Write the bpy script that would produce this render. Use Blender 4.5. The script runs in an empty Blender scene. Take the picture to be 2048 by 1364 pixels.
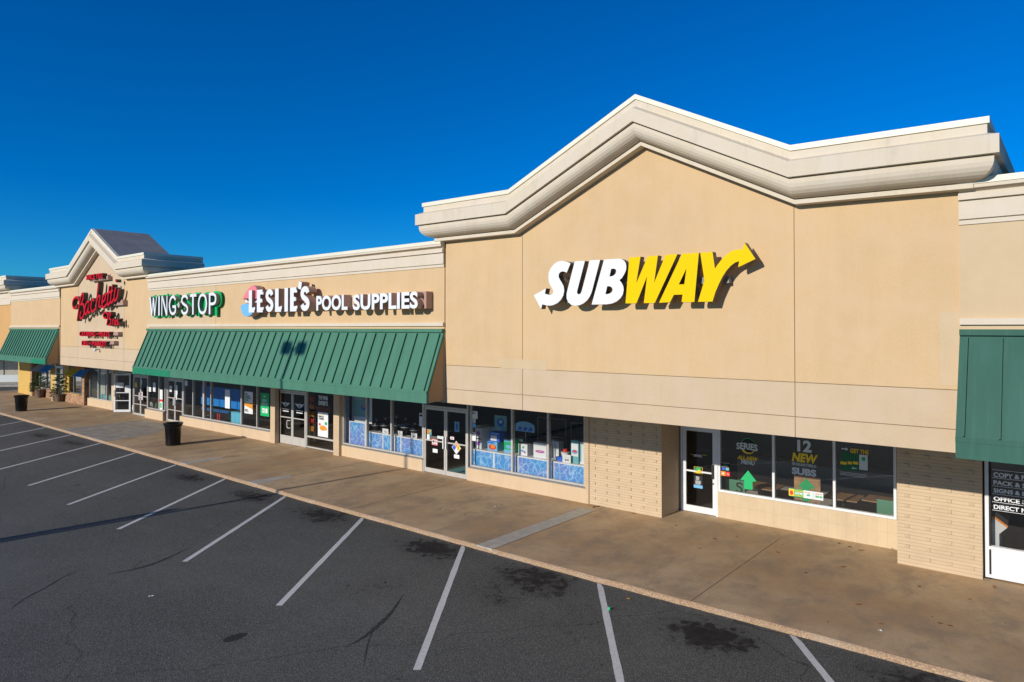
import bpy, bmesh, math, random
from mathutils import Vector, Matrix, Euler
R=math.radians; rnd=random.Random(7)
scn=bpy.context.scene
COL=scn.collection

# ------------------------------------------------------------------ camera
F_PX,PXC,PYC=1365.,1024.,637.
PITCH,YAW,H=R(.8),R(39.7),4.7
cd=bpy.data.cameras.new('camera'); cam=bpy.data.objects.new('camera',cd); COL.objects.link(cam)
cam.location=(0,0,H); cam.rotation_euler=(R(90)+PITCH,0,YAW)
cd.sensor_width=36; cd.lens=F_PX/2048*36; cd.shift_y=-(682-PYC)/2048; cd.clip_end=3000; cd.clip_start=.1
scn.camera=cam
# ------------------------------------------------------------------ sky, sun, exposure
SUN_EL,SUN_AZ=R(18.8),R(6.4)          # light travels towards +Y and a little +X
w=bpy.data.worlds.new('World'); scn.world=w; w.use_nodes=True
nt=w.node_tree; bg=nt.nodes['Background']
sky=nt.nodes.new('ShaderNodeTexSky'); sky.sky_type='NISHITA'; sky.sun_disc=False
sky.sun_elevation=SUN_EL; sky.sun_rotation=math.pi+SUN_AZ
sky.altitude=900; sky.air_density=1.0; sky.dust_density=0.1; sky.ozone_density=6.0
hs=nt.nodes.new('ShaderNodeHueSaturation'); hs.inputs['Saturation'].default_value=1.3; hs.inputs['Value'].default_value=1.0
nt.links.new(sky.outputs[0],hs.inputs['Color'])
sm=nt.nodes.new('ShaderNodeMix'); sm.data_type='RGBA'; sm.blend_type='MULTIPLY'; sm.inputs[0].default_value=1; sm.inputs[7].default_value=(.2,.80,.99,1)
nt.links.new(hs.outputs[0],sm.inputs[6]); nt.links.new(sm.outputs[2],bg.inputs['Color'])
bg.inputs['Strength'].default_value=.12
sd=bpy.data.lights.new('sun','SUN'); sd.energy=4.2; sd.angle=R(.5); sd.color=(1,.93,.82)
sun=bpy.data.objects.new('sun',sd); COL.objects.link(sun)
sdir=Vector((math.sin(SUN_AZ)*math.cos(SUN_EL),math.cos(SUN_AZ)*math.cos(SUN_EL),-math.sin(SUN_EL)))
sun.rotation_euler=sdir.to_track_quat('-Z','Y').to_euler(); sun.location=(-20,-20,30)
scn.view_settings.view_transform='Standard'; scn.view_settings.look='None'
scn.view_settings.exposure=0; scn.view_settings.gamma=1

# ------------------------------------------------------------------ measuring helper: where the sight line of a photo pixel meets the vertical plane y=Y
_ax=Vector((-math.sin(YAW),math.cos(YAW),0)); _r=Vector((math.cos(YAW),math.sin(YAW),0)); _z=Vector((0,0,1))
_f=_ax*math.cos(PITCH)+_z*math.sin(PITCH); _u=-_ax*math.sin(PITCH)+_z*math.cos(PITCH)
def ray(px,py): return _f+_r*((px-PXC)/F_PX)+_u*((PYC-py)/F_PX)
def W(px,py,Y):
    d=ray(px,py); t=Y/d.y; return (d.x*t, H+d.z*t)
def X(px,Y,py=700): return W(px,py,Y)[0]
def Z(px,py,Y): return W(px,py,Y)[1]
def G(px,py,z=0.):
    d=ray(px,py); t=(z-H)/d.z; return (d.x*t,d.y*t)
K=.954; YW=11.64
def S(v): return v*K
def SZ(z): return 4.7+K*(z-4.7)

# ------------------------------------------------------------------ materials
def nmat(name):
    m=bpy.data.materials.new(name); m.use_nodes=True
    return m,m.node_tree,m.node_tree.nodes['Principled BSDF']
def N(nt,t,**k):
    n=nt.nodes.new(t)
    for a,b in k.items(): setattr(n,a,b)
    return n
def mixc(nt,fac,a,b,mode='MIX'):
    n=N(nt,'ShaderNodeMix',data_type='RGBA',blend_type=mode)
    for s,v in ((n.inputs[0],fac),(n.inputs[6],a),(n.inputs[7],b)):
        if hasattr(v,'is_output'): nt.links.new(v,s)
        elif isinstance(v,(int,float)): s.default_value=v
        else: s.default_value=(*v,1)
    return n.outputs[2]
def math_(nt,op,a,b=0.,c=0.,clamp=False):
    n=N(nt,'ShaderNodeMath',operation=op,use_clamp=clamp)
    for i,v in enumerate((a,b,c)):
        if hasattr(v,'is_output'): nt.links.new(v,n.inputs[i])
        else: n.inputs[i].default_value=v
    return n.outputs[0]
def ramp(nt,v,lo,hi,a=0.,b=1.,smooth=True):
    n=N(nt,'ShaderNodeMapRange',interpolation_type='SMOOTHSTEP' if smooth else 'LINEAR')
    nt.links.new(v,n.inputs[0]); n.inputs[1].default_value=lo; n.inputs[2].default_value=hi; n.inputs[3].default_value=a; n.inputs[4].default_value=b
    return n.outputs[0]
def pos(nt,scale=(1,1,1)):
    g=N(nt,'ShaderNodeNewGeometry'); m=N(nt,'ShaderNodeMapping'); m.inputs['Scale'].default_value=scale
    nt.links.new(g.outputs['Position'],m.inputs['Vector']); return m.outputs[0]
def noise(nt,vec,scale,detail=4,rough=.55,dist=0):
    n=N(nt,'ShaderNodeTexNoise'); nt.links.new(vec,n.inputs['Vector'])
    n.inputs['Scale'].default_value=scale; n.inputs['Detail'].default_value=detail; n.inputs['Roughness'].default_value=rough; n.inputs['Distortion'].default_value=dist
    return n.outputs['Fac']
def bump(nt,bs,h,strength,dist=.01):
    b=N(nt,'ShaderNodeBump'); b.inputs['Strength'].default_value=strength; b.inputs['Distance'].default_value=dist
    nt.links.new(h,b.inputs['Height']); nt.links.new(b.outputs[0],bs.inputs['Normal'])
def plain(name,col,rough=.6,metal=0.,var=.0,vs=3.,bs=None,spec=.5):
    m,nt,p=nmat(name); p.inputs['Base Color'].default_value=(*col,1); p.inputs['Roughness'].default_value=rough; p.inputs['Metallic'].default_value=metal
    p.inputs['Specular IOR Level'].default_value=spec
    if var:
        f=noise(nt,pos(nt),vs,5,.6); lo=tuple(c*(1-var) for c in col); hi=tuple(min(1,c*(1+var)) for c in col)
        nt.links.new(mixc(nt,ramp(nt,f,.3,.7),lo,hi),p.inputs['Base Color'])
    if bs: bump(nt,p,noise(nt,pos(nt),bs[0],3,.6),bs[1],bs[2] if len(bs)>2 else .005)
    return m
def stucco(name,col,streak=.08,dirt=0.):
    m,nt,p=nmat(name); p.inputs['Roughness'].default_value=.9; p.inputs['Specular IOR Level'].default_value=.25
    a=noise(nt,pos(nt),.55,5,.55); b=noise(nt,pos(nt,(2.2,2.2,.16)),1.6,4,.6); c=noise(nt,pos(nt),90,2,.6)
    lo=tuple(x*(1-streak*1.1) for x in col); hi=tuple(x*(1+streak*.7) for x in col)
    f=math_(nt,'ADD',math_(nt,'MULTIPLY',a,.55),math_(nt,'MULTIPLY',b,.45))
    base=mixc(nt,ramp(nt,f,.35,.65),lo,hi)
    base=mixc(nt,ramp(nt,c,.3,.7,0,.4),base,tuple(x*.78 for x in col))
    pk=noise(nt,pos(nt),1.9,4,.6); base=mixc(nt,ramp(nt,pk,.38,.66,0,.5),base,(col[0]*.99,col[1]*1.01,col[2]*1.12))
    if dirt:
        d=noise(nt,pos(nt,(1,1,.35)),2.6,7,.7); base=mixc(nt,ramp(nt,d,.5,.8,0,dirt),base,(.16,.15,.135))
        e=noise(nt,pos(nt,(7,7,.5)),1.5,4,.6); base=mixc(nt,ramp(nt,e,.55,.8,0,dirt*.6),base,(.2,.19,.17))
    nt.links.new(base,p.inputs['Base Color'])
    bump(nt,p,noise(nt,pos(nt),160,3,.65),.5,.004)
    return m
def brick(name,col,mort,bw=.2,rh=.067,strength=.5,varc=None,ms=.006,off=.5):
    m,nt,p=nmat(name); p.inputs['Roughness'].default_value=.8; p.inputs['Specular IOR Level'].default_value=.3
    g=N(nt,'ShaderNodeNewGeometry'); s=N(nt,'ShaderNodeSeparateXYZ'); nt.links.new(g.outputs['Position'],s.inputs[0])
    c=N(nt,'ShaderNodeCombineXYZ'); nt.links.new(math_(nt,'ADD',s.outputs[0],s.outputs[1]),c.inputs[0]); nt.links.new(s.outputs[2],c.inputs[1])
    b=N(nt,'ShaderNodeTexBrick'); nt.links.new(c.outputs[0],b.inputs['Vector']); b.offset=off
    b.inputs['Color1'].default_value=(*col,1); b.inputs['Color2'].default_value=(*(varc or tuple(x*.95 for x in col)),1); b.inputs['Mortar'].default_value=(*mort,1)
    b.inputs['Scale'].default_value=1; b.inputs['Mortar Size'].default_value=ms; b.inputs['Brick Width'].default_value=bw; b.inputs['Row Height'].default_value=rh; b.inputs['Mortar Smooth'].default_value=.2
    f=noise(nt,pos(nt),1.6,6,.65)
    base=mixc(nt,ramp(nt,f,.4,.75,0,.3),b.outputs['Color'],tuple(x*.62 for x in col))
    nt.links.new(base,p.inputs['Base Color'])
    inv=math_(nt,'SUBTRACT',1.,b.outputs['Fac']); bump(nt,p,inv,strength,.008)
    return m
def glass(name,tint=.75,ior=1.45):
    m=bpy.data.materials.new(name); m.use_nodes=True; nt=m.node_tree; nt.nodes.remove(nt.nodes['Principled BSDF'])
    out=nt.nodes['Material Output']; t=N(nt,'ShaderNodeBsdfTransparent'); t.inputs[0].default_value=(tint,tint*1.0,tint*.99,1)
    g=N(nt,'ShaderNodeBsdfGlossy'); g.inputs['Roughness'].default_value=.015; g.inputs[0].default_value=(.9,.95,1,1)
    ge=N(nt,'ShaderNodeNewGeometry'); dp=N(nt,'ShaderNodeVectorMath',operation='DOT_PRODUCT'); nt.links.new(ge.outputs['Incoming'],dp.inputs[0]); nt.links.new(ge.outputs['Normal'],dp.inputs[1])
    c=math_(nt,'SUBTRACT',1.,math_(nt,'ABSOLUTE',dp.outputs['Value']),clamp=True); f0=((ior-1)/(ior+1))**2
    fr=math_(nt,'ADD',math_(nt,'MULTIPLY',math_(nt,'POWER',c,5.),1-f0),f0)
    mx=N(nt,'ShaderNodeMixShader'); nt.links.new(fr,mx.inputs[0]); nt.links.new(t.outputs[0],mx.inputs[1]); nt.links.new(g.outputs[0],mx.inputs[2]); nt.links.new(mx.outputs[0],out.inputs[0])
    return m
def water_mat(name):
    m,nt,p=nmat(name); p.inputs['Roughness'].default_value=.35
    v=pos(nt,(1,1,.8)); n=N(nt,'ShaderNodeTexNoise'); nt.links.new(v,n.inputs['Vector']); n.inputs['Scale'].default_value=3; n.inputs['Detail'].default_value=2
    mv=N(nt,'ShaderNodeVectorMath',operation='MULTIPLY_ADD'); nt.links.new(n.outputs['Color'],mv.inputs[0]); mv.inputs[1].default_value=(.28,.28,.45); nt.links.new(v,mv.inputs[2])
    vo=N(nt,'ShaderNodeTexVoronoi',feature='DISTANCE_TO_EDGE'); vo.inputs['Scale'].default_value=4.6; nt.links.new(mv.outputs[0],vo.inputs['Vector'])
    vo2=N(nt,'ShaderNodeTexVoronoi',feature='DISTANCE_TO_EDGE'); vo2.inputs['Scale'].default_value=9.5; nt.links.new(mv.outputs[0],vo2.inputs['Vector'])
    base=mixc(nt,ramp(nt,noise(nt,v,1.3,2),.35,.65),(.06,.30,.70),(.17,.22,.62))
    base=mixc(nt,ramp(nt,vo2.outputs[0],.14,.0,0,.4),base,(.25,.58,.92))
    base=mixc(nt,ramp(nt,vo.outputs[0],.10,.0,0,.5),base,(.55,.82,.98))
    nt.links.new(base,p.inputs['Base Color']); return m

def metalm(name,col):
    m,nt,p=nmat(name); p.inputs['Roughness'].default_value=.62; p.inputs['Specular IOR Level'].default_value=.15
    a=noise(nt,pos(nt,(1.6,.5,.5)),1.3,4,.6); b=noise(nt,pos(nt,(14,1.2,1.2)),1.,4,.6); c=noise(nt,pos(nt),60,2,.6)
    base=mixc(nt,ramp(nt,a,.35,.68,0,.7),col,tuple(x*.84 for x in col)); base=mixc(nt,ramp(nt,b,.45,.75,0,.5),base,tuple(min(1,x*1.12+.01) for x in col)); base=mixc(nt,ramp(nt,c,.4,.7,0,.25),base,tuple(x*.8 for x in col))
    nt.links.new(base,p.inputs['Base Color']); bump(nt,p,noise(nt,pos(nt),2.2,3,.5),.12,.03); return m
M={}
M['upper']=stucco('upper_stucco',(.635,.445,.243),.05)
M['lower']=stucco('lower_stucco',(.59,.45,.295),.05)
M['mid']=stucco('repainted_stucco',(.61,.46,.28),.04)
M['orange']=stucco('orange_stucco',(.62,.36,.14),.05)
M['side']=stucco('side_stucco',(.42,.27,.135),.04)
M['cornice']=stucco('cornice_stucco',(.66,.575,.44),.04,.2)
M['trim']=stucco('trim_stucco',(.67,.58,.45),.04,.06)
M['cap']=plain('cap_flashing',(.74,.70,.56),.5,var=.04,vs=2)
M['joint']=plain('wall_joint',(.22,.155,.085),.9)
M['kick']=stucco('painted_block',(.63,.47,.30),.05,.12)
M['brick']=brick('painted_brick',(.60,.455,.295),(.46,.34,.22),.3,.067,.25,ms=.005)
M['brickstack']=brick('painted_brick_front',(.60,.455,.295),(.43,.315,.20),40.,.067,.35,off=0.,ms=.005)
M['brickside']=stucco('painted_brick_end',(.57,.43,.275),.05,.2)
M['block']=brick('painted_block_coursed',(.63,.485,.31),(.54,.41,.26),.2,.33,.35,off=0.,ms=.004)
M['rawbrick']=brick('tan_brick',(.50,.27,.14),(.55,.42,.28),.2,.067,.6,varc=(.2,.09,.05))
M['yellow']=stucco('yellow_paint',(.62,.40,.11),.04)
M['alu']=plain('aluminium_frame',(.53,.50,.46),.45,.2,var=.06,vs=5)
M['alud']=plain('bronze_frame',(.22,.21,.20),.5,.3,var=.06)
M['white']=plain('white_frame',(.72,.73,.74),.4,var=.04)
M['glass']=glass('window_glass',.94)
M['glassd']=glass('tinted_glass',.88,1.5)
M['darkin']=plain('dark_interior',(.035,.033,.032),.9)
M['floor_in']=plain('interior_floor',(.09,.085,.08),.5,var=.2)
M['ceil']=plain('soffit_paint',(.30,.25,.19),.9)
M['roof']=plain('grey_shingle',(.24,.23,.22),.9,var=.12,vs=2,bs=(30,.3,.006))
M['roofm']=plain('roof_membrane',(.35,.34,.33),.9)
M['green']=metalm('pale_green_metal',(.074,.205,.138))
M['greend']=metalm('deep_green_metal',(.043,.128,.094))  # darker green, right awning only
M['greenfresh']=plain('fresh_green_paint',(.01,.20,.095),.5,var=.15,vs=6)
M['seam']=plain('seam_green',(.012,.06,.045),.5)
M['black']=plain('black_enamel',(.006,.006,.007),.16,.0)
M['blackmat']=plain('black_matte',(.012,.012,.012),.7)
M['letw']=plain('white_acrylic',(.76,.77,.79),.4)
M['lety']=plain('yellow_acrylic',(.82,.55,.0),.6,spec=.1)
M['letr']=plain('red_acrylic',(.60,.004,.018),.6,spec=.15)
M['letside']=plain('bronze_return',(.075,.055,.045),.5)
M['lettan']=plain('tan_return',(.42,.26,.20),.55)
M['dgreen']=plain('dull_green_print',(.01,.13,.05),.7)
M['retg']=plain('grey_brown_return',(.22,.2,.17),.5)
M['raceway']=plain('raceway_tan',(.60,.45,.33),.6)
M['grn']=plain('green_backer',(.0,.46,.12),.4)
M['paper']=plain('white_paper',(.75,.76,.77),.7)
M['ink']=plain('black_ink',(.02,.02,.022),.7)
M['pink']=plain('pink_acrylic',(.80,.22,.25),.4)
M['lblue']=plain('light_blue_acrylic',(.17,.47,.75),.4)
M['blue']=plain('blue_fabric',(.0,.22,.68),.8)
M['cyan']=plain('cyan_cloth',(.12,.52,.72),.8)
M['orangeink']=plain('orange_ink',(.85,.28,.02),.6)
M['redink']=plain('red_ink',(.7,.03,.02),.6)
M['greenink']=plain('green_ink',(.0,.42,.13),.6)
M['tealbox']=plain('teal_print',(.15,.42,.46),.6)
M['yelink']=plain('yellow_ink',(.85,.58,.02),.6)
M['greyink']=plain('grey_ink',(.62,.67,.68),.6)
M['bluei']=plain('blue_ink',(.02,.12,.62),.6)
M['magenta']=plain('violet_ink',(.35,.13,.5),.6)
M['foodo']=plain('fried_orange',(.75,.27,.02),.6,var=.5,vs=40)
M['water']=water_mat('pool_water_print')
M['skin']=plain('skin',(.55,.28,.19),.6)
M['navy']=plain('navy_cloth',(.015,.018,.05),.9)
M['hair']=plain('dark_hair',(.02,.012,.008),.7)
M['pot']=plain('brown_planter',(.12,.075,.055),.7,var=.2,vs=8)
M['bark']=plain('bark',(.10,.07,.045),.9,var=.3,vs=20)
M['steel']=plain('galvanised_steel',(.30,.30,.30),.45,.6)
M['bluepaint']=plain('blue_canvas',(.03,.25,.62),.8)
M['greycanvas']=plain('grey_canvas',(.42,.38,.38),.8)
M['yellowcanvas']=plain('yellow_canvas',(.75,.45,.02),.8)
M['orangecanvas']=plain('orange_canvas',(.70,.16,.04),.8)
M['olivecanvas']=plain('olive_canvas',(.16,.19,.06),.8)
M['wood']=plain('wood',(.42,.24,.12),.6,var=.2,vs=8)
M['greenbooth']=plain('green_laminate',(.10,.30,.19),.4)
M['curtain']=plain('pale_curtain',(.55,.6,.55),.9)
M['leaf']=None

# ------------------------------------------------------------------ mesh builder
class MB:
    def __init__(s): s.v=[]; s.f=[]; s.m=[]
    def add(s,vs,fs,mi=0):
        o=len(s.v); s.v+= [tuple(v) for v in vs]; s.f+=[tuple(i+o for i in f) for f in fs]; s.m+=[mi]*len(fs); return s
    def box(s,x0,x1,y0,y1,z0,z1,mi=0):
        if x0>x1: x0,x1=x1,x0
        if y0>y1: y0,y1=y1,y0
        if z0>z1: z0,z1=z1,z0
        v=[(x0,y0,z0),(x1,y0,z0),(x1,y1,z0),(x0,y1,z0),(x0,y0,z1),(x1,y0,z1),(x1,y1,z1),(x0,y1,z1)]
        return s.add(v,[(0,3,2,1),(4,5,6,7),(0,1,5,4),(1,2,6,5),(2,3,7,6),(3,0,4,7)],mi)
    def prism(s,pts,y0,y1,mi=0):           # pts in X-Z, extruded along Y
        n=len(pts); a=sum(pts[i][0]*pts[(i+1)%n][1]-pts[(i+1)%n][0]*pts[i][1] for i in range(n))
        if a<0: pts=pts[::-1]
        v=[(x,y0,z) for x,z in pts]+[(x,y1,z) for x,z in pts]
        f=[tuple(range(n)),tuple(range(2*n-1,n-1,-1))]+[(i,i+n,(i+1)%n+n,(i+1)%n) for i in range(n)]
        return s.add(v,f,mi)
    def slab(s,pts,z0,z1,mi=0):            # pts in X-Y
        n=len(pts); a=sum(pts[i][0]*pts[(i+1)%n][1]-pts[(i+1)%n][0]*pts[i][1] for i in range(n))
        if a<0: pts=pts[::-1]
        v=[(x,y,z0) for x,y in pts]+[(x,y,z1) for x,y in pts]
        return s.add(v,[tuple(range(n-1,-1,-1)),tuple(range(n,2*n))]+[(i,(i+1)%n,(i+1)%n+n,i+n) for i in range(n)],mi)
    def lathe(s,prof,c=(0,0,0),n=24,mi=0,cap=True):
        vs=[];fs=[]
        for r,z in prof:
            for k in range(n): a=2*math.pi*k/n; vs.append((c[0]+r*math.cos(a),c[1]+r*math.sin(a),c[2]+z))
        for i in range(len(prof)-1):
            for k in range(n): fs.append((i*n+k,i*n+(k+1)%n,(i+1)*n+(k+1)%n,(i+1)*n+k))
        if cap: fs.append(tuple(range(n-1,-1,-1))); fs.append(tuple((len(prof)-1)*n+k for k in range(n)))
        return s.add(vs,fs,mi)
    def tube(s,a,b,r0,r1=None,n=10,mi=0):
        r1=r0 if r1 is None else r1; a=Vector(a);b=Vector(b);d=(b-a).normalized(); u=d.orthogonal().normalized(); w_=d.cross(u)
        vs=[]
        for p,r in ((a,r0),(b,r1)):
            for k in range(n): t=2*math.pi*k/n; vs.append(tuple(p+u*r*math.cos(t)+w_*r*math.sin(t)))
        return s.add(vs,[(k,(k+1)%n,n+(k+1)%n,n+k) for k in range(n)]+[tuple(range(n-1,-1,-1)),tuple(range(n,2*n))],mi)
    def build(s,name,mats,parent=None,smooth=False,bevel=0):
        me=bpy.data.meshes.new(name); me.from_pydata(s.v,[],s.f)
        if not isinstance(mats,(list,tuple)): mats=[mats]
        for m in mats: me.materials.append(m)
        me.polygons.foreach_set('material_index',s.m)
        if smooth: me.polygons.foreach_set('use_smooth',[True]*len(s.f))
        me.update()
        o=bpy.data.objects.new(name,me); COL.objects.link(o); adopt(o,parent)
        if bevel:
            b=o.modifiers.new('bevel','BEVEL'); b.width=bevel; b.segments=2; b.limit_method='ANGLE'
        return o
def world_of(p):
    m=Matrix.Identity(4)
    while p is not None:
        m=Matrix.Translation(p.location)@p.rotation_euler.to_matrix().to_4x4()@m if p.parent is None else p.matrix_parent_inverse@Matrix.Translation(p.location)@m
        p=p.parent
    return m
def adopt(o,parent):
    if parent is None: return
    o.parent=parent; o.matrix_parent_inverse=world_of(parent).inverted()
def tag(o,label=None,cat=None,group=None,kind=None):
    if label: o['label']=label
    if cat: o['category']=cat
    if group: o['group']=group
    if kind: o['kind']=kind
    return o
def thing(name,label,cat,loc=(0,0,0),group=None,kind=None):
    o=bpy.data.objects.new(name,None); COL.objects.link(o); o.location=loc; o.empty_display_size=.2
    return tag(o,label,cat,group,kind)
def struct(o): o['kind']='structure'; return o
def sweep(mb,path,prof,mi=0):
    """path: [(x,y,z,dx,dy)], prof closed polygon [(q,dz)]"""
    n=len(prof); vs=[]
    for x,y,z,dx,dy in path:
        for q,dz in prof: vs.append((x+dx*q,y+dy*q,z+dz))
    fs=[]
    for i in range(len(path)-1):
        for k in range(n): fs.append((i*n+k,i*n+(k+1)%n,(i+1)*n+(k+1)%n,(i+1)*n+k))
    fs.append(tuple(range(n-1,-1,-1))); fs.append(tuple((len(path)-1)*n+k for k in range(n)))
    mb.add(vs,fs,mi)

# ------------------------------------------------------------------ lettering
def _font_mesh(txt,bold,ext,sp=1.):
    cu=bpy.data.curves.new('t','FONT'); cu.body=txt; cu.size=1; cu.extrude=ext; cu.offset=bold; cu.space_character=sp; cu.resolution_u=4
    o=bpy.data.objects.new('t',cu); COL.objects.link(o); bpy.context.view_layer.update()
    me=bpy.data.meshes.new_from_object(o.evaluated_get(bpy.context.evaluated_depsgraph_get())); bpy.data.objects.remove(o); bpy.data.curves.remove(cu); return me
def lettering(txt,x0,x1,z0,z1,Y,th,mats,parent,name='lettering',bold=.0,slant=0,sp=1.,grow=0,arc=0):
    me=_font_mesh(txt,bold,.5,sp); co=[v.co.copy() for v in me.vertices]
    a=min(c.x for c in co);b=max(c.x for c in co);c_=min(c.y for c in co);d=max(c.y for c in co)
    x0-=grow;x1+=grow;z0-=grow;z1+=grow
    for v in me.vertices:
        u=(v.co.x-a)/(b-a); t=(v.co.y-c_)/(d-c_); z=z0+(z1-z0)*t
        xx=x0+(x1-x0)*u+slant*(t-.5)*(z1-z0)
        if arc: z-=arc*((2*u-1)**2)*(z1-z0)
        v.co=Vector((xx,Y+(.5-v.co.z)*th,z))
    return _finish(me,name,mats,parent)
def _finish(me,name,mats,parent):
    me.name=name; me.materials.clear()
    if not isinstance(mats,(list,tuple)): mats=[mats]
    for m in mats: me.materials.append(m)
    me.update()
    if len(mats)>1:
        for p in me.polygons: p.material_index=0 if abs(p.normal.y)>.7 else 1
    else:
        for p in me.polygons: p.material_index=0
    o=bpy.data.objects.new(name,me); COL.objects.link(o); adopt(o,parent); return o
def outline(polys,Y,th,mats,parent,name='letter'):
    """polys: list of XZ loops (outer + holes); front face at y=Y, thickness th backwards"""
    cu=bpy.data.curves.new('o','CURVE'); cu.dimensions='2D'; cu.fill_mode='BOTH'; cu.extrude=.5
    for pts in polys:
        s=cu.splines.new('POLY'); s.points.add(len(pts)-1); s.use_cyclic_u=True
        for i,(x,z) in enumerate(pts): s.points[i].co=(x,z,0,1)
    o=bpy.data.objects.new('o',cu); COL.objects.link(o); bpy.context.view_layer.update()
    me=bpy.data.meshes.new_from_object(o.evaluated_get(bpy.context.evaluated_depsgraph_get())); bpy.data.objects.remove(o); bpy.data.curves.remove(cu)
    for v in me.vertices: v.co=Vector((v.co.x,Y+(.5-v.co.z)*th,v.co.y))
    me.flip_normals() if me.polygons and False else None
    return _finish(me,name,mats,parent)
def smooth_pts(pts,closed=False,n=4):
    P=[Vector(p) for p in pts]; L=len(P); out=[]
    rng=range(L if closed else L-1)
    for i in rng:
        p0=P[(i-1)%L] if (closed or i>0) else P[i]; p1=P[i]; p2=P[(i+1)%L]; p3=P[(i+2)%L] if (closed or i+2<L) else p2
        for k in range(n):
            t=k/n; out.append(.5*((2*p1)+(p2-p0)*t+(2*p0-5*p1+4*p2-p3)*t*t+(3*p1-p0-3*p2+p3)*t**3))
    if not closed: out.append(P[-1])
    return [tuple(p) for p in out]
_jit=[0]
def stroke(mb,pts,w,Y,th,closed=False,smooth=True,cap=False):
    """ribbon along XZ points as a solid; faces: 0 front, 1 sides"""
    if smooth: pts=smooth_pts(pts,closed)
    _jit[0]=(_jit[0]+1)%7; Y=Y-_jit[0]*.0012
    P=[Vector(p) for p in pts]; n=len(P); L=[];Rr=[]
    for i,p in enumerate(P):
        a=P[i-1] if (i>0 or closed) else p; b=P[(i+1)%n] if (i<n-1 or closed) else p
        d1=(p-a).normalized() if (p-a).length>1e-6 else None; d2=(b-p).normalized() if (b-p).length>1e-6 else None
        d1=d1 or d2; d2=d2 or d1
        if d1 is None: continue
        nn=Vector((-(d1.y+d2.y),d1.x+d2.x));
        if nn.length<1e-5: nn=Vector((-d1.y,d1.x))
        nn.normalize(); c=max(.5,nn.dot(Vector((-d1.y,d1.x)))); o=nn*(w/2/c)
        L.append(p+o);Rr.append(p-o)
    n=len(L); v=[(q.x,Y,q.y) for q in L]+[(q.x,Y,q.y) for q in Rr]+[(q.x,Y+th,q.y) for q in L]+[(q.x,Y+th,q.y) for q in Rr]
    r=range(n if closed else n-1)
    for i in r:
        j=(i+1)%n
    mb.add(v,[(i,n+i,n+(i+1)%n,(i+1)%n) for i in r],0)
    o=len(mb.v)-len(v)
    def addf(fs,mi): mb.f.extend([tuple(k+o for k in f) for f in fs]); mb.m.extend([mi]*len(fs))
    addf([(2*n+i,2*n+(i+1)%n,3*n+(i+1)%n,3*n+i) for i in r],1)
    addf([(i,(i+1)%n,2*n+(i+1)%n,2*n+i) for i in r]+[(n+i,3*n+i,3*n+(i+1)%n,n+(i+1)%n) for i in r],1)
    if not closed: addf([(0,2*n,3*n,n),(n-1,2*n-1,4*n-1,3*n-1)],1)

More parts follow.
